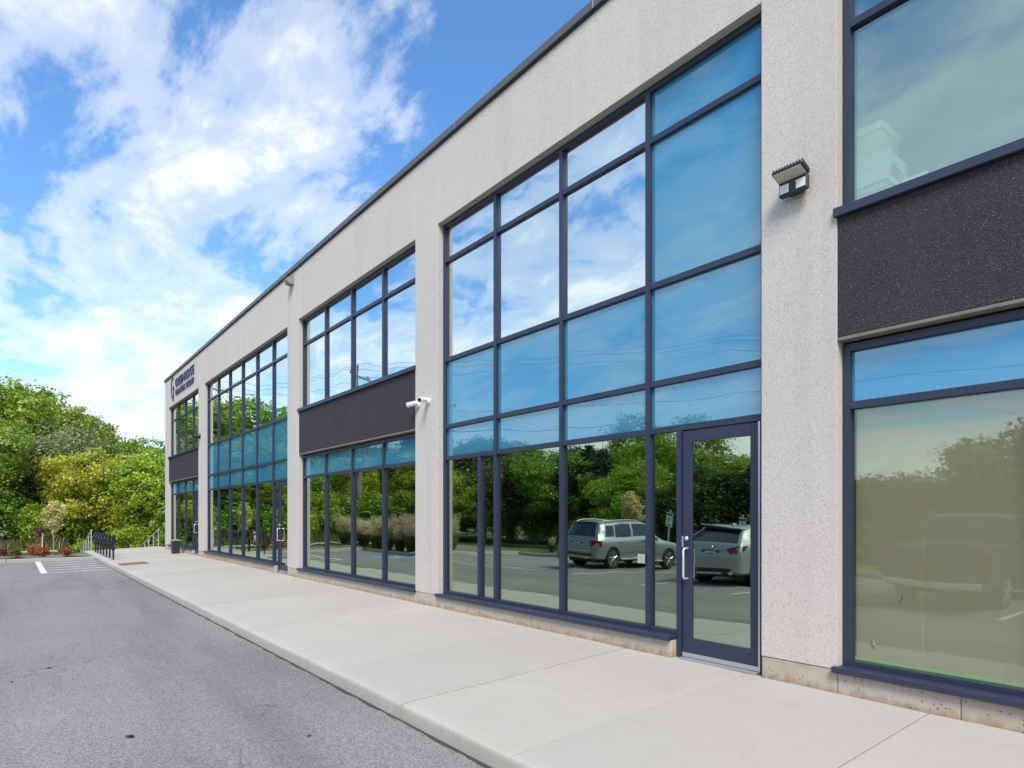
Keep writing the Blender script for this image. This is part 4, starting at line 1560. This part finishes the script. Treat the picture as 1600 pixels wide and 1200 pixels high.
# young trees and shrubs in and behind the planting bed
yt = make_tree('young_tree', 31, 2.4, 0.36, 0.85, 190, 15, 0.046, 'pale', bark='barkpale', clump_r=0.15, lobes=9, trunk_r=0.022, squash=1.3)
yt.location = (-36.0, 1.52, lawn_h(-36.0, 1.5))
tag(yt, 'slender young tree with pale yellow leaves behind the planting bed', 'tree')
rt = make_tree('young_tree', 32, 1.25, 0.22, 0.7, 40, 10, 0.042, 'red', clump_r=0.13, lobes=5, trunk_r=0.014)
rt.location = (-36.0, 1.02, lawn_h(-36.0, 1.0))
tag(rt, 'small wine-red young tree beside the wooden stake', 'tree')
sk = tag(obj('wooden_stake', tube(bmesh.new(), [(0, 0, -0.2), (0.0, 0.03, 0.95)], 0.026, 6), M['stake']), 'pale wooden stake standing next to the pale yellow young tree', 'stake')
sk.location = (-35.8, 1.08, lawn_h(-35.8, 1.0))
# second young tree mirrored behind the silver car
y2 = copy_tree(yt)
y2.location = (-19.3, -10.6, -0.25)
y2.scale = (1.05, 1.05, 1.2)
tag(y2, 'pale young tree behind the grey SUV, mirrored in the glass', 'tree')


def shrub(x, y, s, lm, label, seed):
    o = make_tree('shrub', seed, 0.62, 0.34, 0.04, 90, 16, 0.05, lm, clump_r=0.17, lobes=7, trunk_r=0.015, skirt=0.05)
    o.location = (x, y, lawn_h(x, y) + 0.02)
    s *= 0.6
    o.scale = (s, s, s)
    tag(o, label, 'shrub', 'low red and orange shrubs in the planting bed')


shrub(-33.0, -0.20, 0.9, 'red', 'small wine-red shrub at the left end of the planting bed', 41)
shrub(-31.75, 0.13, 0.95, 'bronze', 'bronze-brown shrub at the kerb left of the orange shrubs', 42)
shrub(-32.6, 0.72, 1.25, 'orange', 'upright red-orange shrub in front of the wooden stake', 43)
shrub(-31.8, 1.0, 1.0, 'orange', 'low orange shrub close to the kerb in front of the stake', 44)
shrub(-31.8, 1.76, 1.0, 'orange', 'spreading golden-orange shrub nearest to the sidewalk', 45)


# ornamental grasses on the island
def grass_clump(seed):
    global rng
    root = empty('ornamental_grass')
    n_ = 260
    a = rng.uniform(0, 2 * math.pi, n_)
    r_ = 0.16 * np.sqrt(rng.uniform(0, 1, n_))
    P = np.stack([np.cos(a) * r_, np.sin(a) * r_, np.zeros(n_)], 1)
    blades('grass_blades', P, rng.uniform(0.3, 0.7, n_), L['clump'], 0.6, 0.008, None, parent=root)
    m_ = 170
    a = rng.uniform(0, 2 * math.pi, m_)
    t_ = rng.uniform(0.02, 0.42, m_)
    hz_ = rng.uniform(0.8, 1.3, m_)
    Q = []
    for k in range(m_):
        for q in range(10):
            f_ = 0.72 + 0.3 * q / 9
            Q.append((math.cos(a[k]) * t_[k] * f_, math.sin(a[k]) * t_[k] * f_, hz_[k] * f_))
    me = quads_mesh('plumes', leaf_quads(np.array(Q) + rng.normal(0, 0.012, (len(Q), 3)), 0.042, 0.5, None, 0.35), 4)
    obj('plumes', me, L['plume'], root)
    return root


gc = grass_clump(3)
spots = [(-30.6 + 0.62 * k, -3.75 - 0.35 * (k % 2)) for k in range(9)] + [(-25.95, -4.6), (-26.0, -5.4)] + [(-31.6 - 0.62 * k, -4.0 - 0.4 * (k % 3)) for k in range(9)]
for i, (x, y) in enumerate(spots):
    o = gc if i == 0 else copy_tree(gc)
    o.location = (x, y, -0.2)
    o.rotation_euler = (0, 0, i * 1.3)
    s = 1.15 + 0.2 * math.sin(i * 2.7)
    o.scale = (s, s, s)
    tag(o, 'clump of tan-plumed ornamental grass on the island, mirrored in the glass', 'grass', 'ornamental grasses on the parking island')
for i, (x, y) in enumerate(((-24.0, -10.0), (-22.6, -10.2))):
    o = copy_tree(gc)
    o.location = (x, y, -0.24)
    o.scale = (0.8, 0.8, 0.6)
    tag(o, 'low brown grass tuft on the verge, mirrored in the glass', 'grass', 'low tufts on the verge behind the lot')


# ------------------------------------------------------------------ utility poles and wires
def utility_pole(x, y, label):
    root = empty('utility_pole', (x, y, -0.4))
    smooth(obj('pole', tube(bmesh.new(), [(0, 0, -0.5), (0, 0, 6), (0, 0, 13.4)], [0.17, 0.15, 0.11], 10), M['pole'], root), 50)
    c_, s_ = math.cos(R(60)), math.sin(R(60))
    arm = obj('cross_arm', bx(bmesh.new(), -1.25, 1.25, -0.06, 0.06, 12.6, 12.75), M['pole'], root)
    arm.rotation_euler = (0, 0, R(60))
    for k in (-1.1, 0.0, 1.1):
        obj('insulator', lathe(bmesh.new(), [(0.05, 12.75 if k else 13.4), (0.06, 12.85 if k else 13.5), (0.03, 12.95 if k else 13.6)], 8, 'z', (c_ * k, s_ * k, 0)), M['greybox'], root)
    return tag(root, label, 'pole', 'utility poles along the road, mirrored in the glass')


wd = Vector((-0.866, 0.5))
pole_pts = []
for k, t_ in enumerate((-42.0, 0.0, 14.5)):
    p = Vector((-46.0, -9.6)) + wd * t_
    pole_pts.append(p)
    utility_pole(p.x, p.y, ['wooden utility pole beyond the trees behind the lot', 'wooden utility pole with cross arm above the trees, mirrored in the glass', 'wooden utility pole beyond the trees at the end of the lot'][k])
for a, c in zip(pole_pts, pole_pts[1:]):
    for off, zt, r_ in ((-1.1, 12.5, 0.012), (0.0, 13.1, 0.012), (1.1, 12.5, 0.012), (0.0, 9.6, 0.014), (0.0, 8.2, 0.02)):
        o2 = Vector((math.cos(R(60)), math.sin(R(60)))) * off
        pts = []
        for i in range(13):
            t_ = i / 12
            q = a.lerp(c, t_) + o2
            pts.append((q.x, q.y, zt - 0.9 * 4 * t_ * (1 - t_)))
        tag(obj('overhead_wire', tube(bmesh.new(), pts, r_, 5), M['wire']), 'thin dark overhead wire strung between the utility poles, mirrored in the glass', 'wire', 'overhead wires')


# ------------------------------------------------------------------ cars
def lerp_table(tab, x):
    for (x0, a), (x1, b_) in zip(tab, tab[1:]):
        if x <= x1:
            t = max(0.0, (x - x0) / (x1 - x0))
            return [p + (q - p) * t for p, q in zip(a, b_)]
    return list(tab[-1][1])


def make_car(name, tab, paint_m, wheels, wr, tw, label, spec):
    """tab: stations from the tail: (x, [bottom, belt, roof, half width, half width of roof]).
    x runs from the tail (0) to the nose; the car is turned later."""
    root = empty(name)
    xs_ = sorted(set([t[0] for t in tab] + list(np.linspace(tab[0][0], tab[-1][0], 40))))

    def ring(x):
        zb, ze, zr, w, wr_ = lerp_table(tab, x)
        dz = max(zr - ze, 0.0)
        lo = ze - zb
        g_ = min(1.0, dz / 0.35)
        wt_ = w * 0.93 * (1 - g_) + wr_ * g_
        return [(0, zb), (w * 0.80, zb), (w * 0.95, zb + 0.07 * lo), (w * 0.985, zb + 0.25 * lo), (w, zb + 0.55 * lo), (w * 0.99, zb + 0.80 * lo), (w * 0.955, ze - 0.02), (w * 0.925, ze + 0.012),
                (w * 0.925 * 0.5 + wt_ * 0.5 + 0.015 * g_, ze + dz * 0.5), (wt_ * 1.0, ze + dz * 0.93), (wt_ * 0.90, ze + dz * 1.0 + 0.008), (wt_ * 0.55, ze + dz + 0.028), (0, ze + dz + 0.036)]
    b_ = bmesh.new()
    rows = []
    for x in xs_:
        rg = ring(x)
        row = [b_.verts.new((x, y, z)) for y, z in rg]
        row += [b_.verts.new((x, -y, z)) for y, z in rg[-2:0:-1]]
        rows.append(row)
    for r0, r1 in zip(rows, rows[1:]):
        n_ = len(r0)
        for k in range(n_):
            b_.faces.new((r0[k], r0[(k + 1) % n_], r1[(k + 1) % n_], r1[k]))
    b_.faces.new(rows[0])
    b_.faces.new(rows[-1][::-1])
    bmesh.ops.recalc_face_normals(b_, faces=b_.faces[:])
    body = obj('body', b_, paint_m)
    # wheel arches cut out of the shell
    cb = bmesh.new()
    for wx in wheels:
        lathe(cb, [(wr * 1.13, -2.0), (wr * 1.13, 2.0)], 28, 'y', (wx, 0, wr * 1.02))
    cut = obj('arch', cb, M['trim'])
    md = body.modifiers.new('arch', 'BOOLEAN')
    md.operation = 'DIFFERENCE'
    md.object = cut
    md.solver = 'EXACT'
    dg = bpy.context.evaluated_depsgraph_get()
    me = bpy.data.meshes.new_from_object(body.evaluated_get(dg))
    body.modifiers.clear()
    body.data = me
    bpy.data.objects.remove(cut)
    me.materials.clear()
    me.materials.append(paint_m)
    smooth(body, 32)
    body.parent = root
    # dark inner floor closing the arches
    zb0 = lerp_table(tab, 2.0)[0]
    hw = lerp_table(tab, 2.0)[3]
    obj('underbody', bx(bmesh.new(), tab[0][0] + 0.25, tab[-1][0] - 0.3, -hw * 0.72, hw * 0.72, zb0 - 0.03, zb0 + 0.45), M['trim'], root)

    def side_pt(x, s, sgn, off=0.006):
        rg = ring(x)
        ys = [(rg[7][0], rg[7][1]), (rg[8][0], rg[8][1]), (rg[9][0], rg[9][1])]
        if s < 0.5:
            t = s / 0.5
            y, z = ys[0][0] + (ys[1][0] - ys[0][0]) * t, ys[0][1] + (ys[1][1] - ys[0][1]) * t
        else:
            t = (s - 0.5) / 0.5
            y, z = ys[1][0] + (ys[2][0] - ys[1][0]) * t, ys[1][1] + (ys[2][1] - ys[1][1]) * t
        return (x, sgn * (y + off), z + off * 0.3)

    def side_window(xa, xb, xa2, xb2, s0, s1, sgn):
        q_ = bmesh.new()
        nx, ns = 8, 5
        g_ = [[q_.verts.new(side_pt((xa + (xb - xa) * i / nx) * (1 - j / ns) + (xa2 + (xb2 - xa2) * i / nx) * (j / ns), s0 + (s1 - s0) * j / ns, sgn)) for j in range(ns + 1)] for i in range(nx + 1)]
        for i in range(nx):
            for j in range(ns):
                q_.faces.new((g_[i][j], g_[i + 1][j], g_[i + 1][j + 1], g_[i][j + 1]))
        bmesh.ops.recalc_face_normals(q_, faces=q_.faces[:])
        return smooth(obj('side_window', q_, M['carglass'], root))

    def top_window(nm, xa, xb, k0, k1):
        """glass over the crown of the sloping stations from xa to xb, share k of the half width"""
        q_ = bmesh.new()
        nx, ny = 8, 10
        g_ = []
        for i in range(nx + 1):
            x = xa + (xb - xa) * i / nx
            k = k0 + (k1 - k0) * i / nx
            rg = ring(x)
            row = []
            for j in range(ny + 1):
                y = (-1 + 2 * j / ny) * k * rg[10][0]
                t = abs(y)
                if t < rg[11][0]:
                    z = rg[12][1] + (rg[11][1] - rg[12][1]) * (t / rg[11][0])
                else:
                    z = rg[11][1] + (rg[10][1] - rg[11][1]) * min(1.0, (t - rg[11][0]) / max(1e-4, rg[10][0] - rg[11][0]))
                row.append(q_.verts.new((x + (-0.008 if nm == 'rear_window' else 0.008), y, z + 0.012)))
            g_.append(row)
        for i in range(nx):
            for j in range(ny):
                q_.faces.new((g_[i][j], g_[i + 1][j], g_[i + 1][j + 1], g_[i][j + 1]))
        bmesh.ops.recalc_face_normals(q_, faces=q_.faces[:])
        return smooth(obj(nm, q_, M['carglass'], root))

    for sgn in (1, -1):
        for w_ in spec['side']:
            side_window(*w_, sgn)
    top_window('rear_window', *spec['rear'])
    top_window('windscreen', *spec['front'])
    # wheels
    for wx in wheels:
        for sgn in (1, -1):
            yc = sgn * (tw / 2)
            tyre = lathe(bmesh.new(), [(wr * 0.70, -0.105), (wr * 0.93, -0.112), (wr, -0.075), (wr, 0.075), (wr * 0.93, 0.112), (wr * 0.70, 0.105)], 32, 'y')
            t_ = smooth(obj('wheel', tyre, M['tyre'], root), 40)
            t_.location = (wx, yc, wr)
            rb = bmesh.new()
            so = sgn * 0.085
            lathe(rb, [(wr * 0.70, so - sgn * 0.04), (wr * 0.70, so + sgn * 0.028), (wr * 0.64, so + sgn * 0.03), (wr * 0.62, so - sgn * 0.03)], 28, 'y')
            lathe(rb, [(wr * 0.17, so - sgn * 0.02), (wr * 0.17, so + sgn * 0.022), (wr * 0.08, so + sgn * 0.028)], 14, 'y')
            for k in range(5):
                a = 2 * math.pi * k / 5 + 0.3
                p0 = Vector((math.cos(a) * wr * 0.12, so + sgn * 0.012, math.sin(a) * wr * 0.12))
                p1 = Vector((math.cos(a) * wr * 0.66, so + sgn * 0.016, math.sin(a) * wr * 0.66))
                tube(rb, [p0, p1], [wr * 0.11, wr * 0.085], 6)
            r_ = smooth(obj('rim', rb, M['rim'], t_), 40)
            obj('brake_disc', lathe(bmesh.new(), [(wr * 0.60, so - sgn * 0.05), (wr * 0.60, so - sgn * 0.06)], 20, 'y'), M['trim'], t_)
    return root, ring, side_pt


def lamp_patch(root, name, pts, m, thick=0.03):
    """a lamp or trim piece from an outline of (x, y, z) points at the tail, with real depth towards +x"""
    q_ = bmesh.new()
    f0 = [q_.verts.new(p) for p in pts]
    f1 = [q_.verts.new((p[0] + thick, p[1] * 0.99, p[2])) for p in pts]
    q_.faces.new(f0)
    q_.faces.new(f1[::-1])
    for i in range(len(pts)):
        q_.faces.new((f0[i], f0[(i + 1) % len(pts)], f1[(i + 1) % len(pts)], f1[i]))
    bmesh.ops.recalc_face_normals(q_, faces=q_.faces[:])
    return obj(name, q_, m, root)


# grey boxy SUV
tab = [(0.00, [0.50, 0.72, 0.72, 0.74, 0.6]), (0.03, [0.40, 0.78, 0.78, 0.84, 0.6]), (0.10, [0.36, 1.02, 1.02, 0.90, 0.62]), (0.135, [0.34, 1.06, 1.08, 0.905, 0.66]), (0.42, [0.32, 1.08, 1.57, 0.92, 0.66]), (0.60, [0.30, 1.075, 1.62, 0.92, 0.67]),
       (1.6, [0.26, 1.05, 1.66, 0.92, 0.68]), (2.5, [0.26, 1.03, 1.63, 0.92, 0.66]), (2.75, [0.26, 1.02, 1.57, 0.92, 0.65]), (3.40, [0.26, 1.01, 1.06, 0.92, 0.66]), (4.2, [0.28, 0.94, 0.95, 0.90, 0.66]), (4.45, [0.32, 0.84, 0.84, 0.82, 0.6]), (4.53, [0.45, 0.66, 0.66, 0.70, 0.5])]
spec = dict(side=[(0.52, 1.02, 0.62, 1.06, 0.16, 0.90), (1.10, 1.92, 1.12, 1.94, 0.10, 0.93), (2.0, 3.02, 2.02, 2.66, 0.10, 0.93)], rear=(0.17, 0.395, 0.94, 0.92), front=(2.80, 3.36, 0.93, 0.95))
suv, ring_f, side_pt = make_car('parked_suv', tab, M['cargrey'], (0.90, 3.66), 0.365, 1.60, '', spec)
for s in (1, -1):
    o = lamp_patch(suv, 'tail_lamp', [(0.055, s * 0.56, 1.03), (0.06, s * 0.82, 1.04), (0.16, s * 0.945, 1.02), (0.15, s * 0.95, 0.82), (0.03, s * 0.82, 0.77), (0.02, s * 0.60, 0.79)], M['tail'], 0.09)
    obj('reflector', bx(bmesh.new(), 0.025, 0.05, s * 0.70 - 0.09, s * 0.70 + 0.09, 0.735, 0.77), M['whitep'], o)
    rl = [(0.62 + (2.35 - 0.62) * i / 10, s * 0.60, 1.665 + 0.045 * math.sin(math.pi * i / 10) ** 0.5) for i in range(11)]
    smooth(obj('roof_rail', tube(bmesh.new(), rl, 0.02, 8), M['alu'], suv), 60)
    smooth(obj('mirror', bx(bmesh.new(), 2.82, 2.94, s * 0.94 - 0.09 * 0 - 0.02, s * 0.94 + 0.14 * s if s > 0 else s * 0.94 + 0.02, 1.02, 1.17, 0.03, 2) if s > 0 else bx(bmesh.new(), 2.82, 2.94, -1.08, -0.92, 1.02, 1.17, 0.03, 2), M['cargrey'], suv), 60)
    for xh in (1.28, 2.22):
        obj('door_handle', bx(bmesh.new(), xh, xh + 0.2, *sorted((s * 0.915, s * 0.945)), 0.93, 0.955, 0.006), M['cargrey'], suv)
    obj('side_trim', bx(bmesh.new(), 1.35, 3.2, *sorted((s * 0.90, s * 0.928)), 0.545, 0.565), M['chrome'], suv)
    obj('running_board', bx(bmesh.new(), 1.32, 3.22, *sorted((s * 0.80, s * 0.97)), 0.30, 0.345, 0.01), M['alu'], suv)
    obj('headlamp', bx(bmesh.new(), 4.30, 4.47, *sorted((s * 0.50, s * 0.80)), 0.70, 0.86, 0.02), M['led2'], suv)
obj('bumper_trim', bx(bmesh.new(), -0.02, 0.10, -0.70, 0.70, 0.50, 0.57, 0.012), M['trim'], suv)
obj('skid_plate', bx(bmesh.new(), -0.012, 0.12, -0.55, 0.55, 0.38, 0.45, 0.012), M['alu'], suv)
obj('chrome_strip', bx(bmesh.new(), -0.012, 0.02, -0.62, 0.62, 0.655, 0.675), M['chrome'], suv)
pl = obj('licence_plate', bx(bmesh.new(), 0.045, 0.058, -0.16, 0.16, 0.81, 0.95, 0.003), M['plate'], suv)
obj('plate_print', bx(bmesh.new(), 0.0415, 0.0445, -0.10, 0.10, 0.855, 0.90), M['blueprint'], pl)
obj('plate_recess', bx(bmesh.new(), 0.06, 0.12, -0.27, 0.27, 0.79, 0.97), M['trim'], suv)
obj('spoiler', bx(bmesh.new(), 0.34, 0.60, -0.60, 0.60, 1.615, 1.645, 0.012), M['cargrey'], suv)
obj('wiper', tube(bmesh.new(), [(0.13, 0.0, 1.09), (0.15, -0.40, 1.13)], 0.01, 6), M['trim'], suv)
obj('exhaust', tube(bmesh.new(), [(-0.01, 0.45, 0.40), (0.2, 0.45, 0.40)], 0.04, 10), M['chrome'], suv)
suv.rotation_euler = (0, 0, R(-90))
suv.location = (-15.75, -3.7, lot_z(-5.6))
tag(suv, 'boxy silver-grey SUV with red tail lamps and roof rails, parked behind, mirrored in the glass', 'car', 'cars parked on the far side of the lot')

# rounded silver crossover
tab = [(0.00, [0.46, 0.70, 0.70, 0.72, 0.6]), (0.03, [0.36, 0.80, 0.80, 0.84, 0.6]), (0.10, [0.33, 1.00, 1.00, 0.91, 0.62]), (0.17, [0.31, 1.10, 1.12, 0.925, 0.66]), (0.75, [0.30, 1.13, 1.56, 0.945, 0.63]), (1.05, [0.27, 1.12, 1.62, 0.945, 0.65]),
       (1.9, [0.25, 1.08, 1.68, 0.945, 0.66]), (2.6, [0.25, 1.05, 1.63, 0.945, 0.64]), (2.9, [0.25, 1.04, 1.53, 0.945, 0.63]), (3.70, [0.25, 1.02, 1.06, 0.94, 0.66]), (4.5, [0.27, 0.92, 0.93, 0.91, 0.66]), (4.8, [0.32, 0.80, 0.80, 0.80, 0.6]), (4.88, [0.45, 0.62, 0.62, 0.66, 0.5])]
spec = dict(side=[(0.80, 1.25, 1.05, 1.30, 0.14, 0.88), (1.33, 2.15, 1.36, 2.15, 0.10, 0.92), (2.23, 3.25, 2.23, 2.80, 0.10, 0.92)], rear=(0.20, 0.66, 0.96, 0.93), front=(2.98, 3.64, 0.93, 0.95))
rx, ring_f, side_pt = make_car('parked_crossover', tab, M['carsilver'], (1.00, 3.79), 0.385, 1.64, '', spec)
for s in (1, -1):
    o = lamp_patch(rx, 'tail_lamp', [(0.07, s * 0.42, 0.985), (0.075, s * 0.62, 1.035), (0.13, s * 0.82, 1.07), (0.36, s * 0.975, 1.08), (0.20, s * 0.955, 0.96), (0.05, s * 0.80, 0.86), (0.035, s * 0.56, 0.87)], M['taild'], 0.09)
    obj('lamp_core', bx(bmesh.new(), 0.02, 0.09, *sorted((s * 0.60, s * 0.82)), 0.905, 0.985, 0.006), M['tail'], o)
    obj('chrome_strip', tube(bmesh.new(), [(0.07, 0.0, 0.955), (0.07, s * 0.40, 0.955), (0.065, s * 0.52, 0.865), (0.075, s * 0.78, 0.85), (0.19, s * 0.935, 0.93)], 0.012, 6), M['chrome'], rx)
    smooth(obj('exhaust', tube(bmesh.new(), [(-0.01, s * 0.58, 0.36), (0.2, s * 0.58, 0.36)], 0.055, 12), M['chrome'], rx), 50)
    obj('mirror', bx(bmesh.new(), 3.02, 3.15, *sorted((s * 0.95, s * 1.10)), 1.04, 1.18, 0.03, 2), M['carsilver'], rx)
    for xh in (1.5, 2.45):
        obj('door_handle', bx(bmesh.new(), xh, xh + 0.2, *sorted((s * 0.935, s * 0.965)), 0.93, 0.955, 0.006), M['chrome'], rx)
    obj('headlamp', bx(bmesh.new(), 4.60, 4.80, *sorted((s * 0.50, s * 0.80)), 0.66, 0.78, 0.02), M['led2'], rx)
obj('spoiler', bx(bmesh.new(), 0.56, 1.0, -0.60, 0.60, 1.585, 1.62, 0.014), M['carsilver'], rx)
obj('spoiler_under_trim', bx(bmesh.new(), 0.58, 0.72, -0.58, 0.58, 1.535, 1.583), M['trim'], rx)  # black trim strip below the spoiler
obj('diffuser', bx(bmesh.new(), -0.015, 0.15, -0.60, 0.60, 0.36, 0.46, 0.014), M['trim'], rx)
obj('skid_plate', bx(bmesh.new(), -0.022, 0.12, -0.34, 0.34, 0.30, 0.36, 0.014), M['alu'], rx)
pl = obj('licence_plate', bx(bmesh.new(), 0.03, 0.045, -0.16, 0.16, 0.77, 0.91, 0.003), M['plate'], rx)
obj('plate_print', bx(bmesh.new(), 0.026, 0.0295, -0.10, 0.10, 0.815, 0.86), M['blueprint'], pl)
obj('plate_recess', bx(bmesh.new(), 0.046, 0.12, -0.26, 0.26, 0.75, 0.93), M['trim'], rx)
obj('oval_emblem', lathe(bmesh.new(), [(0.045, 0.085), (0.05, 0.10), (0.045, 0.14)], 18, 'x', (0, 0, 1.02)), M['chrome'], rx)
smooth(obj('aerial', bx(bmesh.new(), 1.1, 1.28, -0.025, 0.025, 1.66, 1.74, 0.012), M['carsilver'], rx), 60)
rx.rotation_euler = (0, 0, R(-90))
rx.location = (-10.35, -3.4, lot_z(-5.5))
tag(rx, 'pale silver crossover with dark tail lamps, parked behind, mirrored in the door glass', 'car', 'cars parked on the far side of the lot')

# dark pickup
tab = [(0.00, [0.55, 0.70, 0.70, 0.80, 0.6]), (0.05, [0.48, 1.20, 1.20, 0.96, 0.62]), (0.10, [0.46, 1.24, 1.24, 0.97, 0.66]), (1.95, [0.44, 1.25, 1.25, 0.98, 0.66]), (2.02, [0.40, 1.24, 1.28, 0.98, 0.72]), (2.16, [0.40, 1.24, 1.80, 0.98, 0.74]), (2.4, [0.40, 1.23, 1.88, 0.98, 0.75]),
       (3.3, [0.40, 1.20, 1.90, 0.98, 0.75]), (3.6, [0.40, 1.19, 1.83, 0.98, 0.74]), (4.2, [0.42, 1.18, 1.22, 0.98, 0.75]), (5.3, [0.46, 1.08, 1.10, 0.96, 0.75]), (5.55, [0.5, 0.98, 0.98, 0.90, 0.7]), (5.6, [0.6, 0.85, 0.85, 0.82, 0.6])]
spec = dict(side=[(2.28, 3.02, 2.34, 3.0, 0.12, 0.90), (3.12, 3.95, 3.12, 3.58, 0.12, 0.90)], rear=(2.055, 2.15, 0.86, 0.9), front=(3.66, 4.16, 0.93, 0.95))
pk, ring_f, side_pt = make_car('parked_pickup', tab, M['cardark'], (1.15, 4.55), 0.40, 1.70, '', spec)
for s in (1, -1):
    lamp_patch(pk, 'tail_lamp', [(0.03, s * 0.80, 1.18), (0.05, s * 0.965, 1.18), (0.05, s * 0.965, 0.80), (0.03, s * 0.80, 0.80)], M['tail'], 0.05)
    obj('mirror', bx(bmesh.new(), 3.9, 4.02, *sorted((s * 0.99, s * 1.18)), 1.22, 1.42, 0.03, 2), M['cardark'], pk)
    obj('bed_rail', bx(bmesh.new(), 0.06, 2.0, *sorted((s * 0.84, s * 0.93)), 1.262, 1.285, 0.008), M['trim'], pk)
obj('bumper', bx(bmesh.new(), -0.10, 0.04, -0.88, 0.88, 0.50, 0.66, 0.03, 2), M['chrome'], pk)
obj('bed_cover', bx(bmesh.new(), 0.12, 1.98, -0.82, 0.82, 1.255, 1.29, 0.008), M['trim'], pk)
pl = obj('licence_plate', bx(bmesh.new(), -0.115, -0.101, -0.15, 0.15, 0.52, 0.65, 0.003), M['plate'], pk)
obj('tailgate_handle', bx(bmesh.new(), -0.005, 0.06, -0.12, 0.12, 1.05, 1.12, 0.01), M['trim'], pk)
pk.rotation_euler = (0, 0, R(-90))
pk.location = (-4.75, -2.5, lot_z(-5.0))
tag(pk, 'dark pickup truck mirrored faintly in the papered near window', 'car', 'cars parked on the far side of the lot')


# ------------------------------------------------------------------ parking signs
def parking_sign(x, y, lean, label, two_):
    root = empty('parking_sign', (x, y, -0.3))
    root.rotation_euler = (0, R(lean), 0)
    obj('sign_post', bx(bmesh.new(), -0.025, 0.025, -0.02, 0.02, -0.2, 2.0), M['galv'], root)
    p = obj('sign_plate', bx(bmesh.new(), -0.15, 0.15, 0.022, 0.026, 1.42, 1.90, 0.001), M['signw'], root)
    obj('sign_band', bx(bmesh.new(), -0.13, 0.13, 0.0265, 0.029, 1.80, 1.87), M['signk'], p)

    def _m(P):
        q_ = bmesh.new()
        for i, q in enumerate(P):
            poly_sheet(q_, [(-xx, 0.0285 + i * 1e-4, zz) for xx, zz in q])
        obj('access_symbol', q_, M['signk'], p)
    chair_symbol(0.0, 1.66, 0.24, _m)
    obj('sign_band', bx(bmesh.new(), -0.10, 0.10, 0.0265, 0.029, 1.46, 1.50), M['signk'], p)
    if two_:
        q = obj('sign_plate', bx(bmesh.new(), -0.15, 0.15, -0.026, -0.022, 1.42, 1.90, 0.001), M['signg'], root)
    return tag(root, label, 'sign', 'parking signs on the verge behind the lot')


parking_sign(-17.4, -10.3, 11, 'leaning white parking sign on a post between the two cars, mirrored in the glass', True)
parking_sign(-13.5, -10.0, 0, 'upright white parking sign behind the silver crossover, mirrored in the glass', False)

# ------------------------------------------------------------------ fallen leaves on the asphalt
lf = bmesh.new()
v_ = [lf.verts.new(p) for p in ((-0.05, 0, 0.004), (-0.015, -0.022, 0.012), (0.05, 0, 0.006), (0.0, 0.026, 0.016))]
lf.faces.new((v_[0], v_[1], v_[3]))
lf.faces.new((v_[1], v_[2], v_[3]))
bmesh.ops.solidify(lf, geom=lf.faces[:], thickness=0.002)
leaf0 = obj('fallen_leaf', lf, simple('dead_leaf_brown', (0.05, 0.035, 0.025), 0.9))
for i, (x, y) in enumerate(((-8.8, 0.0), (-9.3, 0.35), (-6.0, 0.75), (-3.6, 1.05), (-4.1, 0.5), (-3.3, 1.75), (-5.1, 1.9))):
    o = leaf0 if i == 0 else leaf0.copy()
    if i:
        link(o)
    o.location = (x, y, lot_z(y) + 0.003)
    o.rotation_euler = (0, 0, i * 1.9)
    s = 0.6 + 0.25 * (i % 3)
    o.scale = (s, s, s)
    tag(o, 'small dark fallen leaf lying on the grey asphalt', 'leaf', 'fallen leaves on the asphalt')
